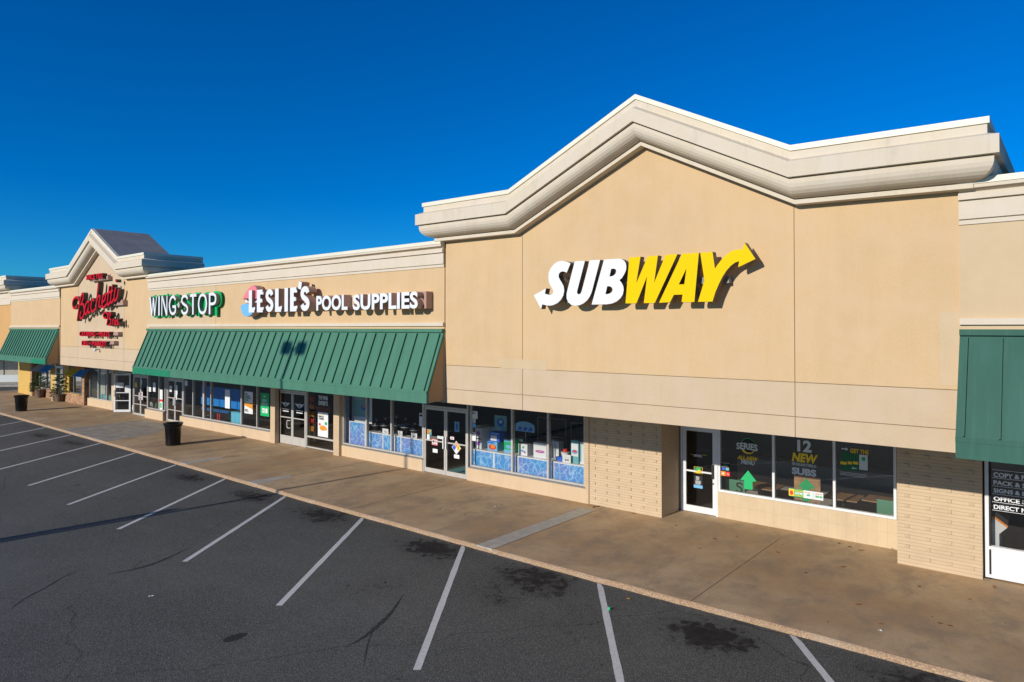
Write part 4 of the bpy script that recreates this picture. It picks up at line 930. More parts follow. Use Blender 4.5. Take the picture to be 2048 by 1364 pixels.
t=wl('12 NEW IRRESISTIBLE SUBS lettering in grey and yellow on the middle window',zt_box(z2,180,550,145,700))
lettering('12',*zt_box(z2,262,480,145,322),Yi,.001,M['greyink'],t,bold=.04)
lettering('NEW',*zt_box(z2,190,565,338,475),Yi,.001,M['yelink'],t,bold=.05,slant=.16)
lettering('IRRESISTIBLE',*zt_box(z2,183,548,487,528),Yi,.001,M['greyink'],t,bold=.01)
lettering('SUBS',*zt_box(z2,180,548,560,665),Yi,.001,M['greyink'],t,bold=.05)
bt=thing('menu_board','orange wooden board with green arrow leaning inside the middle sandwich shop window','sign',(z2(390,1090)[0],Yi+.12,zsl))
r=zt_box(z2,190,590,690,1060); mb=MB(); mb.box(r[0],r[1],Yi+.12,Yi+.15,zsl+.06,r[3]); mb.build('board',M['wood'],bt)
mb=MB(); 
mb.prism([(z2(245,890)[0],z2(245,870)[1]),z2(375,745),(z2(520,905)[0],z2(520,905)[1]),(z2(440,900)[0],z2(440,895)[1]),(z2(440,1040)[0],zsl+.07),(z2(305,1040)[0],zsl+.07),(z2(305,880)[0],z2(305,880)[1])],Yi+.112,Yi+.116); mb.build('arrow',M['greenink'],bt)
P=Poster(zt_box(z2,135,655,880,995),Yi-.0,'letw','wide green and white banner reading ORDER, APP and LINE across the orange board','banner',name='banner')
P.rect(0,.43,0,1,'greenink').rect(0,.16,.05,.95,'yelink').disc(.08,.45,.05,.3,'redink').text('ORDER',.18,.42,.36,.62,'letw',.05).text('ONLINE',.18,.42,.68,.9,'yelink',.03).text('PICKUP',.18,.42,.1,.3,'yelink',.03).text('GET THE',.46,.62,.66,.84,'orangeink').text('APP',.52,.63,.3,.58,'greenink',.03).rect(.68,.74,.1,.92,'greyink').text('JUMP THE',.78,.97,.66,.84,'orangeink').text('LINE',.78,.88,.3,.58,'greenink',.03).rect(.9,.97,.32,.55,'greenink')
t=wl('GET THE lettering with green panel and phone picture on the right sandwich window',zt_box(z2,925,1330,270,620))
panel(zt_box(z2,925,1190,330,600),Yi+.004,'dgreen','print',t,.001); lettering('GET THE',*zt_box(z2,1065,1345,278,345),Yi,.001,M['yelink'],t,bold=.03)
for a_,b_ in ((915,1010),(1025,1090),(1105,1185)): panel(zt_box(z2,a_,b_,474,516),Yi,'yelink','print',t,.001)
panel(zt_box(z2,1200,1330,370,600),Yi,'greyink','print',t,.001)
cx,cz=z2(1268,440); mb=MB(); mb.prism([(cx+.04*math.cos(a*.3927),cz+.045*math.sin(a*.3927)) for a in range(16)],Yi-.003,Yi-.002); mb.build('print',M['greenink'],t)
for (x0_,x1_,y0_,y1_) in ((930,1035,262,300),(1085,1160,560,590)):
    q=zt_box(z2,x0_,x1_,y0_,y1_); hh=(q[3]-q[2]); mc=(q[2]+q[3])/2; tip=q[1] if x0_<1000 else q[0]; tail=q[0] if x0_<1000 else q[1]; b=tip+(tail-tip)*.35
    mb=MB(); mb.prism([(tip,mc),(b,mc+hh*.7),(b,mc+hh*.25),(tail,mc+hh*.25),(tail,mc-hh*.25),(b,mc-hh*.25),(b,mc-hh*.7)],Yi,Yi+.001); mb.build('arrow',M['greyink'],t)
mb=MB(); 
for yy in (628,648,668): q=zt_box(z2,912,1320 if yy<660 else 1280,yy,yy+6); mb.box(q[0],q[1],Yi,Yi+.001,q[2],q[3])
mb.build('text_lines',M['greyink'],t)
# booths and counters seen inside
def bench(px0,px1,py,label,Y,mark=False):
    x0_,x1_=X(px0,Y,1000),X(px1,Y,1000); t=thing('booth',label,'booth',((x0_+x1_)/2,Y,0)); ztp=Z(px0,py,Y)
    mb=MB(); mb.box(x0_,x1_,Y,Y+.08,.05,ztp); mb.build('backrest',M['greenbooth'],t,bevel=.01); mb=MB(); mb.box(x0_,x1_,Y+.08,Y+.5,.38,.46); mb.build('seat',M['greenbooth'],t); mb=MB(); mb.box(x0_+.05,x1_-.05,Y+.12,Y+.45,.012,.38); mb.build('base',M['blackmat'],t); return t,x0_,x1_,ztp
t,b0,b1,bz=bench(1451,1490,957,'green booth back with dark S mark behind the first window',16.85)
mb=MB(); cx=b0+.72*(b1-b0); stroke(mb,[(cx+.08,bz-.1),(cx+.03,bz-.06),(cx-.05,bz-.08),(cx-.05,bz-.14),(cx+.04,bz-.18),(cx+.06,bz-.25),(cx,bz-.29),(cx-.09,bz-.26)],.04,16.846,.004); mb.build('mark',M['blackmat'],t)
bench(1753,1800,998,'green booth back at the right end of the sandwich shop windows',16.9)
def table(label,x,y,m='wood',r=.38,h=.74):
    t=thing('table',label,'table',(x,y,0)); mb=MB(); mb.box(x-r,x+r,y-r,y+r,h-.03,h); mb.build('tabletop',M[m],t,bevel=.01); mb=MB(); mb.tube((x,y,.05),(x,y,h-.03),.035); mb.build('pedestal',M['blackmat'],t); mb=MB(); mb.lathe([(.25,.013),(.25,.03),(.04,.06)],(x,y,0),16); mb.build('foot',M['blackmat'],t)
table('square wooden cafe table left of the orange board',-6.1,17.3); table('square wooden cafe table right of the orange board',-4.3,17.4); table('square wooden cafe table by the right green booth',-3.5,17.7)
mb=MB(); mb.box(-7.4,-3.2,18.8,19.4,.012,1.1); tag(mb.build('service_counter',M['alud']),'dark service counter at the back of the sandwich shop','counter')
for i,(a,b,c,d_) in enumerate(((-6.9,-6.3,1.5,2.3),(-6.1,-5.5,1.5,2.3),(-5.2,-4.6,1.5,2.3))):
    P=Poster((a,b,c,d_),21.9,'paper',['white framed menu board on the back wall, nearest the door','white framed menu board on the back wall, middle of three','white framed menu board on the back wall, farthest from the door'][i],'menu board',name='menu_board',th=.03); P.rect(.1,.9,.1,.9,'alud')
# door stickers
def zd1(x,y): return W(1280+x/5.685,820+y/5.685,Ysub+.012)
P=Poster(zt_box(zd1,615,712,640,715),Ysub+.012,'blackmat','square yellow and green S logo sticker on the white shop door','sticker',name='sticker')
P.rect(.0,1,.0,.03,'yelink').rect(0,1,.97,1,'yelink').rect(0,.04,0,1,'yelink').rect(.96,1,0,1,'yelink')
r=P.r; cx=(r[0]+r[1])/2; cz=(r[2]+r[3])/2; hw=(r[1]-r[0])*.27; hh=(r[3]-r[2])*.3
mb=MB(); stroke(mb,[(cx+hw*1.1,cz+hh*.95),(cx+hw*.2,cz+hh),(cx-hw*.9,cz+hh*.8),(cx-hw*.8,cz+hh*.2),(cx,cz)],.045,Ysub+.008,.003); mb.build('logo',[M['greenink'],M['greenink']],P.o)
mb=MB(); stroke(mb,[(cx,cz),(cx+hw*.8,cz-hh*.2),(cx+hw*.9,cz-hh*.8),(cx-hw*.2,cz-hh),(cx-hw*1.1,cz-hh*.95)],.045,Ysub+.008,.003); mb.build('logo',[M['yelink'],M['yelink']],P.o)
P=Poster(zt_box(zd1,612,712,738,880),Ysub+.012,'blackmat','black opening hours notice with a pale blue foot below the S logo sticker','notice',name='notice'); P.rect(0,1,0,.24,'lblue').lines(.2,.85,.3,.62,5,'letw').lines(.25,.8,.66,.95,4,'letw')
t=wl('small round SERIES lettering on the white shop door glass',zt_box(zd1,600,720,480,540),Ysub+.012); lettering('SERIES',*zt_box(zd1,612,705,500,528),Ysub+.01,.001,M['greyink'],t,bold=.03,arc=.1)
q=zt_box(zd1,575,610,500,505); 
for a_,b_ in ((578,610),(712,755)): panel(zt_box(zd1,a_,b_,503 if a_<600 else 508,508 if a_<600 else 513),Ysub+.01,'yelink','print',t,.001)
# --- print shop
Yp=YR+.036; 
def zp(x,y): return W(1880+x/4.012,840+y/4.012,Yp)
t=thing('window_decal','white service list reading COPY & PRINT to DIRECT MAIL on the right edge window','window lettering',(zp(430,700)[0],Yp,zp(430,722)[1]))
xl_=zp(430,600)[0]
for txt,ya_,yb_ in (('COPY & PRINT',418,455),('PACK & SHIP',482,517),('SIGNS & BANNERS',546,580),('OFFICE SUPPLIES',611,645),('DIRECT MAIL',677,711)):
    zz0,zz1=zp(430,yb_)[1],zp(430,ya_)[1]; wd_=len(txt)*.0585*1.03
    lettering(txt,xl_,xl_+wd_,zz0,zz1,Yp,.001,M['letw'],t,bold=.03)
mb=MB()
for yy in (398,462,527,591,656,722):
    zz=zp(430,yy)[1]; mb.box(xl_-.02,xl_+1.1,Yp,Yp+.001,zz-.004,zz+.004)
mb.build('rules',M['letw'],t)
t=thing('kiosk','grey copier kiosk with slanted orange-edged top inside the right edge window','kiosk',(zp(460,990)[0]+.05,16.0,0))
Yk=15.95
def zk_(x,y): return W(1880+x/4.012,840+y/4.012,Yk)
mb=MB(); mb.prism([zk_(418,775),zk_(540,865),zk_(475,915),(zk_(475,915)[0],.013),(zk_(420,900)[0],.013)],Yk,Yk+.5); mb.build('body',M['greycanvas'] if False else M['letw'],t)
mb=MB(); mb.prism([zk_(428,765),zk_(545,850),zk_(540,866),zk_(422,780)],Yk-.01,Yk+.5); mb.build('edge',M['orangeink'],t)
mb=MB(); mb.prism([zk_(450,740),zk_(548,810),zk_(545,850),zk_(430,765)],Yk+.02,Yk+.45); mb.build('screen',M['ink'],t)
# --- pool shop displays
Yd2=15.62; zsh=Z(943,897,Yd2)
t=thing('display_counter','blue water-print display counter behind the window right of the pool shop door','counter',(-12.3,Yd2,0))
c0,c1=X(943.5,Yd2,900),xb-.02
xs=[c0]+[X(v,Yd2,900) for v in (988,1035.5,1107)]+[c1]
for a,b in zip(xs,xs[1:]):
    mb=MB(); mb.box(a+.035,b-.03,Yd2,Yd2+.02,zs-.1,zsh-.035); mb.build('panel',M['water'],t)
    mb=MB(); mb.box(a-.03,a+.035,Yd2-.008,Yd2+.03,zs-.1,zsh-.035); mb.build('edge',M['letw'],t)
mb=MB(); mb.box(c0-.03,c1,Yd2-.015,Yd2+.75,zsh-.035,zsh); mb.build('shelf',M['letw'],t)
zsh2=Z(735,862.5,Yd2)
t=thing('display_counter','blue water-print display counter behind the window left of the pool shop door','counter',(-18,Yd2,0))
xs=[X(v,Yd2,860) for v in (735,742,766,790,802)]+[dx0-.02]
for i,(a,b) in enumerate(zip(xs,xs[1:])):
    mb=MB(); mb.box(a+.03,b-.02,Yd2,Yd2+.02,zl-.1,zsh2-.035); mb.build('panel',M['water'],t)
    mb=MB(); mb.box(a-.025,a+.03,Yd2-.008,Yd2+.03,zl-.1,zsh2-.035); mb.build('edge',M['letw'],t)
mb=MB(); mb.box(xs[0],xs[-1],Yd2-.015,Yd2+.75,zsh2-.035,zsh2); mb.build('shelf',M['letw'],t)
t=thing('display_board','tall narrow blue water-print board beside the brick pier','display board',(X(690,Yd2,850),Yd2,zl)); mb=MB(); mb.box(X(686,Yd2,850),X(697,Yd2,850),Yd2,Yd2+.02,zl,zt-.1); mb.build('panel',M['water'],t)
rb=rectpx(698,730.5,841.5,885.5,Yd2-.03); t=thing('display_board','white framed water-print board under the pool poster','display board',(rb[0],Yd2,zl)); mb=MB(); mb.box(rb[0],rb[1],Yd2-.02,Yd2-.005,zl,rb[3]); mb.build('frame',M['letw'],t); mb=MB(); mb.box(rb[0]+.05,rb[1]-.05,Yd2-.026,Yd2-.02,zl+.02,rb[3]-.03); mb.build('panel',M['water'],t)
P=Poster(rectpx(704,744,787,842.5,Yd2+.25),Yd2+.25,'letw','blue pool poster with a floating figure in a white frame','poster'); P.rect(.05,.9,.2,.97,'lblue').rect(.08,.86,.24,.93,'tealbox').text('POOL',.12,.5,.8,.92,'greyink').disc(.62,.55,.16,.1,'bluei').disc(.6,.6,.07,.07,'skin')
def carton(label,px0,px1,yt,Yf,dep,mat,marks=(),zb_=None,side=None,gr='boxed pool goods on the display shelf'):
    zb_=zsh if zb_ is None else zb_
    x0_,x1_=X(px0,Yf,900),X(px1,Yf,900); z1_=Z(px0,yt,Yf)
    mb=MB(); mb.box(x0_,x1_,Yf,Yf+dep,zb_+.002,z1_); o=mb.build('carton',M[mat]); tag(o,label,'box',gr)
    P=Poster.__new__(Poster); P.r=(x0_,x1_,zb_+.002,z1_); P.Y=Yf; P.o=o; P.n=0
    for m_ in marks: getattr(P,m_[0])(*m_[1:])
    return o,z1_
carton('tall grey and violet carton at the left end of the shelf',950,963,855,15.75,.5,'greyink',[('disc',.5,.75,.3,.1,'magenta'),('disc',.5,.25,.35,.1,'magenta'),('rect',.1,.9,.45,.5,'ink')])
o,zt_=carton('blue carton with a big orange crab print, left part of the shelf',975,994.6,882,15.75,.35,'lblue',[('disc',.5,.4,.38,.3,'redink'),('disc',.55,.45,.22,.2,'orangeink'),('rect',.05,.7,.8,.95,'bluei')])
carton('dark blue carton with white notice, stacked on the orange crab print one',979,999,863.5,15.78,.33,'bluei',[('rect',.12,.72,.1,.65,'paper'),('rect',.15,.9,.8,.93,'lblue')],zb_=zt_)
carton('green and turquoise carton with an inflatable pool print',1008,1026,878,15.8,.35,'greenink',[('rect',0,1,0,.22,'lblue'),('disc',.55,.45,.38,.14,'lblue'),('rect',0,1,.82,1,'lblue')])
carton('long dark green carton behind the green pool print one',1010,1062,868,16.1,.3,'blackmat',[('rect',.1,.95,.1,.5,'greenink'),('rect',.3,.7,.66,.8,'greyink')])
carton('small white carton with coloured circles, below the arched sign',1037,1054.6,887,15.75,.3,'letw',[('disc',.55,.72,.12,.1,'greenink'),('disc',.4,.4,.22,.12,'lblue'),('disc',.7,.3,.12,.1,'magenta')])
carton('largest white carton with violet pool print, front of a row',1067,1093,884,15.75,.25,'letw',[('disc',.5,.42,.36,.1,'magenta'),('disc',.5,.44,.16,.06,'pink'),('rect',.1,.9,.75,.9,'greyink')])
for i,(p_,lb) in enumerate(((1097,'white carton end, first of the row behind the largest white one'),(1105,'white carton end, second of the row behind the largest white one'),(1113.5,'white carton end, last of the row behind the largest white one'))):
    carton(lb,p_-3,p_+4,879+i*2,16.0+i*.06,.25,'greyink',[('rect',.1,.9,.1,.2,'letw')])
carton('tall teal carton with round pool print at the right end',1142,1157,880,15.75,.28,'tealbox',[('rect',.05,.95,.3,.85,'letw'),('disc',.5,.5,.42,.1,'lblue'),('disc',.5,.52,.3,.05,'redink')])
carton('white carton with teal edge at the extreme right end',1160,1169,884,15.78,.28,'letw',[('rect',0,.3,.1,.9,'tealbox')])
def card(label,px0,px1,yt,Yf,txt,zb_): 
    x0_,x1_=X(px0,Yf,900),X(px1,Yf,900); P=Poster((x0_,x1_,zb_+.003,Z(px0,yt,Yf)),Yf,'letw',label,'price card',name='price_card'); (P.text(txt,.3,.75,.2,.5,'ink') if txt else P.rect(.32,.72,.24,.4,'ink')); P.rect(.2,.8,.62,.72,'greyink')
card('white price card reading 64 beside the blue crate',1125,1141.5,908,15.66,'64',zsh)
t=thing('crate','blue plastic crate under the white tub','crate',(X(1118,15.75,910),15.75,zsh)); mb=MB(); mb.box(X(1112,15.75,900),X(1125,15.75,900),15.75,16.05,zsh+.002,zsh+.11); mb.build('body',M['bluei'],t)
tx=X(1126,15.8,900); tb=zsh+.115
t=thing('tub','white round tub with red lid standing on the blue crate','tub',(tx,15.9,tb)); mb=MB(); mb.lathe([(.10,0),(.13,.12),(.135,.13)],(tx,15.92,tb),20); mb.build('body',M['letw'],t,smooth=False); mb=MB(); mb.lathe([(.07,.13),(.07,.2),(.05,.22)],(tx,15.92,tb),16); mb.build('lid',M['redink'],t)
P=Poster(rectpx(989,1013,830,865,16.15),16.15,'tealbox','dark teal poster with white disc standing behind the stacked cartons','poster'); P.disc(.5,.62,.3,.24,'bluei').disc(.52,.66,.14,.1,'greyink').lines(.2,.8,.1,.35,4,'letw')
r_=rectpx(1031,1069,841,861,15.95); t=thing('header_sign','arched light blue header sign above the white cartons','sign',((r_[0]+r_[1])/2,15.95,r_[2]))
mb=MB(); w_=r_[1]-r_[0]; h_2=r_[3]-r_[2]; mb.prism([(r_[0],r_[2]),(r_[1],r_[2])]+[(r_[0]+w_*(.5+.5*math.cos(a)),r_[2]+h_2*(.55+.45*math.sin(a))) for a in [math.pi*i/12 for i in range(13)]],15.95,15.97); mb.build('panel',M['lblue'],t)
mb=MB(); 
for i in range(3): mb.prism([(r_[0]+w_*(.12+.28*i),r_[2]+.03),(r_[0]+w_*(.3+.28*i),r_[2]+.03),(r_[0]+w_*(.36+.28*i),r_[2]+.12),(r_[0]+w_*(.2+.28*i),r_[2]+.15)],15.945,15.948)
mb.build('print',M['bluei'],t); mb=MB(); mb.box((r_[0]+r_[1])/2-.015,(r_[0]+r_[1])/2+.015,15.975,16,zsh,r_[2]+.05); mb.build('post',M['alud'],t)
# notices taped to the glass
def notice(label,px0,px1,yt,yb,Y,mat='paper',marks=(),cat='notice'):
    P=Poster(rectpx(px0,px1,yt,yb,Y),Y,mat,label,cat,name='notice')
    for m_ in marks: getattr(P,m_[0])(*m_[1:])
    return P
yg=YL+.036; yd3=YL+.012
notice('large white notice high on the glass just right of the pool shop door',941.5,955,821.5,836.5,yg,marks=[('lines',.1,.9,.6,.9,3,'ink')])
notice('small white notice with black figure below the large one',945,951,837.5,845,yg,marks=[('rect',.35,.6,.2,.8,'ink')])
notice('pale blue sticker beneath the black figure notice',943.5,951.5,846.5,854,yg,'lblue')
notice('white leaflet with black marks low beside the pool shop door',943,951.5,864,881,yg,marks=[('lines',.1,.9,.6,.9,2,'ink'),('rect',.2,.8,.72,.85,'ink')])
notice('white hanging leaflet just left of the pool shop door',838.5,847,826,852,yg,marks=[('rect',.1,.9,.75,.9,'navy'),('lines',.1,.9,.1,.6,5,'greyink')])
notice('red bordered no smoking and no pets notice on left pool shop door',863.5,875.5,877.5,889.5,yd3,'letw',[('rect',0,1,0,.08,'redink'),('rect',0,1,.92,1,'redink'),('rect',0,.08,0,1,'redink'),('rect',.92,1,0,1,'redink'),('disc',.32,.6,.14,.18,'navy'),('disc',.68,.58,.14,.18,'pink'),('rect',.2,.8,.15,.25,'ink')])
notice('blank white slip below the red bordered notice',865.5,875,897,904.5,yd3)
notice('white slip with writing above the red bordered notice at the left stile',854,859,868.5,879,yd3)
notice('pale plate on the push bar of the left pool shop door',874.5,885.5,871.5,877,yd3,'greyink')
notice('blank white slip below the coloured diamond',908,918.5,908.5,916,yd3)
notice('small oval pink edged card on the push bar above the diamond',900.5,908,873,878.5,yd3,'letw',[('disc',.5,.5,.35,.25,'pink')])
notice('blue poster on the upper glass of the right pool shop door',909,918.5,843,863,yd3+.1,'lblue',[('rect',.3,.7,.2,.85,'bluei')])
notice('orange and turquoise sticker at the left stile of the left door',854,863,858,869.5,yd3+.02,'tealbox',[('disc',.3,.55,.3,.4,'orangeink'),('disc',.7,.8,.2,.15,'yelink')])
dcx,dcz=W(912.7,895.5,yd3); rd_=.20; rdz=.215
t=thing('hazard_sign','blue, red, yellow and white hazard diamond on the right pool shop door','sign',(dcx,yd3,dcz-rdz))
mb=MB(); mb.prism([(dcx-rd_,dcz),(dcx,dcz-rdz),(dcx+rd_,dcz),(dcx,dcz+rdz)],yd3,yd3+.003); mb.build('plate',M['letw'],t)
for ux,uz,m_ in ((0,.5,'redink'),(-.5,0,'bluei'),(.5,0,'yelink'),(0,-.5,'paper')):
    a=.44; mb=MB(); ox,oz=dcx+ux*rd_*.93,dcz+uz*rdz*.93; mb.prism([(ox-a*rd_,oz),(ox,oz-a*rdz),(ox+a*rd_,oz),(ox,oz+a*rdz)],yd3-.003,yd3-.001); mb.build('field',M[{'redink':'orangeink'}.get(m_,m_)],t)
mb=MB(); stroke(mb,[(dcx+.05,dcz+.03),(dcx+.08,dcz+.045),(dcx+.1,dcz+.01),(dcx+.06,dcz-.04),(dcx+.1,dcz-.04)],.012,yd3-.004,.001); mb.build('numeral',[M['ink'],M['ink']],t)
# pool filters, dark domes with price cards
for i,(px,lb,hh,rr_) in enumerate(((753,'black domed pool filter left of the first price card',.34,.16),(771,'black domed pool filter behind the first price card',.42,.17),(793,'black pool filter behind the pair of price cards',.55,.18),(812,'black pool filter between the paired cards and the last card',.5,.2),(830,'black domed pool filter behind the last price card',.38,.17))):
    x_=X(px,16.0,860); t=thing('pool_filter',lb,'pool filter',(x_,16.0,zsh2),'black pool filters on the left display shelf')
    mb=MB(); mb.lathe([(rr_,0),(rr_,hh*.55),(rr_*.9,hh*.75),(rr_*.55,hh*.92),(rr_*.2,hh)],(x_,16.0,zsh2+.002),20); mb.build('tank',M['black'],t,smooth=False)
    mb=MB(); mb.lathe([(rr_*.22,hh),(rr_*.22,hh+.06),(rr_*.1,hh+.07)],(x_,16.0,zsh2+.002),12); mb.build('valve',M['steel'],t); mb=MB(); mb.lathe([(rr_+.012,hh*.5),(rr_+.012,hh*.56)],(x_,16.0,zsh2+.002),20); mb.build('clamp_band',M['steel'],t)
card('white price card standing leftmost on the black filter shelf',764.8,776.5,856.5,15.68,'',zsh2); card('narrow white price card, left one of a touching pair',794.5,799,861,15.68,'',zsh2); card('narrow white price card, right one of a touching pair',800,804.7,862,15.68,'',zsh2); card('white price card on the filter shelf nearest the pool shop door',822.3,834,865.5,15.68,'',zsh2)
for i,(a,b,c,d_,m_) in enumerate(((-16.2,-15.2,17.6,1.3,'greyink'),(-14.6,-13.4,19,1.6,'alud'),(-12.5,-10.9,18,1.7,'alud'))):
    t=thing('store_shelf',['white store shelf seen through the pool shop door','dark store shelf deep inside the pool shop','dark store shelf behind the carton display'][i],'shelf',((a+b)/2,c,0))
    for u in (a,b): mb=MB(); mb.box(u-.02,u+.02,c,c+.4,.013,d_); mb.build('upright',M[m_],t)
    for z_ in (.15,.55,.95,d_-.03):
        mb=MB(); mb.box(a+.02,b-.02,c,c+.4,z_,z_+.03); mb.build('shelf',M[m_],t)
    mb=MB(); mb.box(a+.02,b-.02,c+.36,c+.38,.1,d_); mb.build('back_panel',M['tealbox'] if i==0 else M['darkin'],t)
mb=MB(); mb.box(X(895,16,940),X(945,16,940),15.9,17.2,.012,.02); tag(mb.build('floor_mat',M['tealbox']),'teal floor mat inside the right pool shop door','mat')
# --- wing shop
yw=YG+.036; yw2=YG+.012
def wing(px0,px1,yt,yb,Y,label):
    r=rectpx(px0,px1,yt,yb,Y); P=[(0,1),(.3,.88),(.42,.92),(.5,1.08),(.58,.92),(.7,.88),(1,1),(.93,.75),(.86,.72),(.85,.5),(.76,.48),(.74,.28),(.64,.28),(.5,0),(.36,.28),(.26,.28),(.24,.48),(.15,.5),(.14,.72),(.07,.75)]
    t=thing('window_decal',label,'window decal',((r[0]+r[1])/2,Y,r[2])); mb=MB(); mb.prism([(r[0]+(r[1]-r[0])*a,r[2]+(r[3]-r[2])*b) for a,b in P],Y,Y+.001); mb.build('emblem',M['greyink'],t)
    mb=MB(); c=(r[0]+r[1])/2; h=r[3]-r[2]; mb.prism([(c+.06*math.cos(a*.5236),r[2]+h*.5+.06*math.sin(a*.5236)) for a in range(12)],Y-.002,Y-.001); mb.build('emblem_centre',M['alud'],t)
    panel((r[0]+.1,r[1]-.1,r[2]-.19,r[2]-.155),Y,'letw','text_line',t,.001); panel((r[0]+.06,r[1]-.06,r[2]-.10,r[2]-.08),Y,'greyink','text_line',t,.001)
wing(563,580,803.5,812.5,yw2,'pale winged emblem on the left wing shop door'); wing(590,608,806.5,816,yw2,'pale winged emblem on the right wing shop door')
r_=rectpx(637,655.5,790.5,799,yw); t=thing('window_decal','grey two-line lettering above the red swoosh and the orange basket poster','window lettering',(r_[0],yw,r_[2]))
lettering('THE WING',*r_,yw,.001,M['greyink'],t,bold=.05); lettering('EXPERTS',*rectpx(637,655.5,801,810,yw),yw,.001,M['greyink'],t,bold=.05)
r_=rectpx(631,662,809,822,yw+.4); mb=MB(); a_,b_,c_,d_=r_; mb.prism([(a_,c_+.15),(a_+.1,c_),(b_-.1,c_),(b_,d_-.1),(b_-.15,d_+.12),(b_-.2,d_-.08),(a_+.15,d_-.05)],yw+.4,yw+.43); tag(mb.build('wall_graphic',plain('dull_red',(.22,.03,.02),.6)),'dull red swoosh graphic hanging inside the wing shop window','graphic')
P=notice('tall white PERFECT COMBO poster with orange chicken basket',635.8,656,823.5,872,yw-.0,'letw',[('text','PERFECT',.07,.62,.78,.86,'ink',.05),('text','COMBO',.07,.62,.69,.77,'ink',.05),('rect',.08,.6,.89,.91,'yelink'),('disc',.5,.36,.32,.11,'foodo'),('disc',.72,.34,.2,.06,'orangeink'),('disc',.8,.56,.12,.07,'greenink'),('disc',.2,.5,.09,.05,'redink'),('lines',.08,.5,.05,.13,4,'greyink')],'poster')
yv=YV+.036
notice('white NEW CHICKEN SANDWICH poster with fried chicken picture',489,505.5,782.5,826,yv,'letw',[('text','NEW',.08,.38,.86,.92,'ink',.05),('text','CHICKEN',.08,.65,.77,.83,'ink',.05),('text','SANDWICH',.08,.8,.68,.74,'ink',.05),('rect',.08,.5,.58,.64,'greenink'),('poly',[(0,.36),(0,.5),(.6,.48),(1,.5),(1,.22)],'foodo'),('rect',.08,.4,.15,.19,'ink'),('rect',.08,.5,.09,.13,'ink')],'poster')
notice('dark and bright green NOW HIRING poster',521,538,785.5,831,yv,'greenink',[('text','NOW',.2,.72,.62,.74,'greyink',.05),('text','HIRING',.1,.85,.47,.58,'greyink',.05),('poly',[(.3,.88),(.65,.88),(.48,.82)],'letw'),('rect',.2,.52,.14,.34,'letw'),('rect',.6,.85,.14,.34,'letw'),('lines',.22,.5,.17,.32,3,'greenink')],'poster')
notice('long white paper notice with writing in front of the blue curtain',450,459.5,779,816,yv,'paper',[('lines',.15,.85,.05,.95,12,'greyink')])
# blue curtain, draped tables
def cloth(x0,x1,y,z0,z1,folds,amp,mat,name,par=None,th=.02):
    n=int(folds*8); vs=[]
    for i in range(n+1):
        u=i/n; x=x0+(x1-x0)*u; yy=y+amp*math.sin(u*folds*2*math.pi)+amp*.4*math.sin(u*folds*5.1)
        for z in (z0,z1): vs.append((x,yy,z))
        for z in (z0,z1): vs.append((x,yy+th,z))
    mb=MB(); f=[]
    for i in range(n): a=4*i; b=a+4; f+=[(a,b,b+1,a+1),(a+3,b+3,b+2,a+2),(a+1,b+1,b+3,a+3),(a,a+2,b+2,b)]
    f+=[(0,1,3,2),(4*n,4*n+2,4*n+3,4*n+1)]; mb.add(vs,f); return mb.build(name,M[mat],par,smooth=False)
bx0,bx1=X(402,16.6,790),X(482,16.6,790)
tag(cloth(bx0,bx1,16.6,.85,Z(440,775,16.6),5,.02,'blue','curtain'),'bright blue fabric curtain hanging inside the wide window','curtain')
def draped(label,px0,px1,y0,y1,h,mat,cat='table',fo=9):
    a,b=X(px0,y0,830),X(px1,y0,830); t=thing('draped_table',label,cat,((a+b)/2,(y0+y1)/2,0)); mb=MB(); mb.box(a,b,y0,y1,h-.02,h); mb.build('tabletop',M[mat],t,bevel=.01); cloth(a,b,y0,.02,h-.01,fo,.03,mat,'drape',t); return t
draped('long table draped in black cloth below the blue curtain',376,452,15.75,16.35,.78,'black'); draped('table draped in pale blue cloth at the right end of the blue curtain',462,486,15.7,16.3,.92,'cyan',fo=3)
t=draped('narrow stand draped in red cloth between the black and pale blue tables',434,440,15.72,16.0,.72,'redink',fo=2)
for lb,p0_,p1_,a_,b_,Y_ in (('white paper high on the right glass of the narrow window before the double door',306,310.8,765,783,yv),('white paper, lower left of two in the narrow window',297.5,302,774,783,yv),('white and red leaflet stack at the mullion of the narrow window',319.5,325,779,797,yv),
    ('white paper high on the left leaf of the middle double door',332.5,336.7,763,788,YV+.112),('white paper with black arch, left leaf near the meeting stiles',339,343.5,771.5,783.5,YV+.112),('long white paper on the right leaf, uppermost',349,354.8,770,789,YV+.112),('white paper on the right leaf hanging below the long one',350,353.8,789.5,799,YV+.112),('white paper at the left stile of the wide curtain window',369.5,375,761,771,yv),
    ('white poster on the left leaf of the doors beside the open door',265.8,269,755,776,YV+.112),('white poster on the right leaf of the doors beside the open door',280,284,759,770,YV+.112)):
    notice(lb,p0_,p1_,a_,b_,Y_,marks=[('lines',.15,.85,.1,.9,6,'greyink')])
notice('vertical white banner with red characters on the doors beside the open door',280.5,285,783,799,YV+.112,'letw',[('disc',.5,.82,.25,.08,'redink'),('disc',.5,.62,.2,.07,'redink'),('disc',.5,.4,.2,.07,'magenta'),('disc',.5,.17,.22,.07,'redink')],'banner')
notice('red topped cream poster at the mullion of the narrow window',319,325,797,820,yv,'paper',[('rect',0,1,.75,.95,'redink'),('rect',.25,.7,.2,.65,'greenink')],'poster')
notice('yellow folded flyer on the left leaf beside the open door',270,273.8,765,774,YV+.11,'yelink')
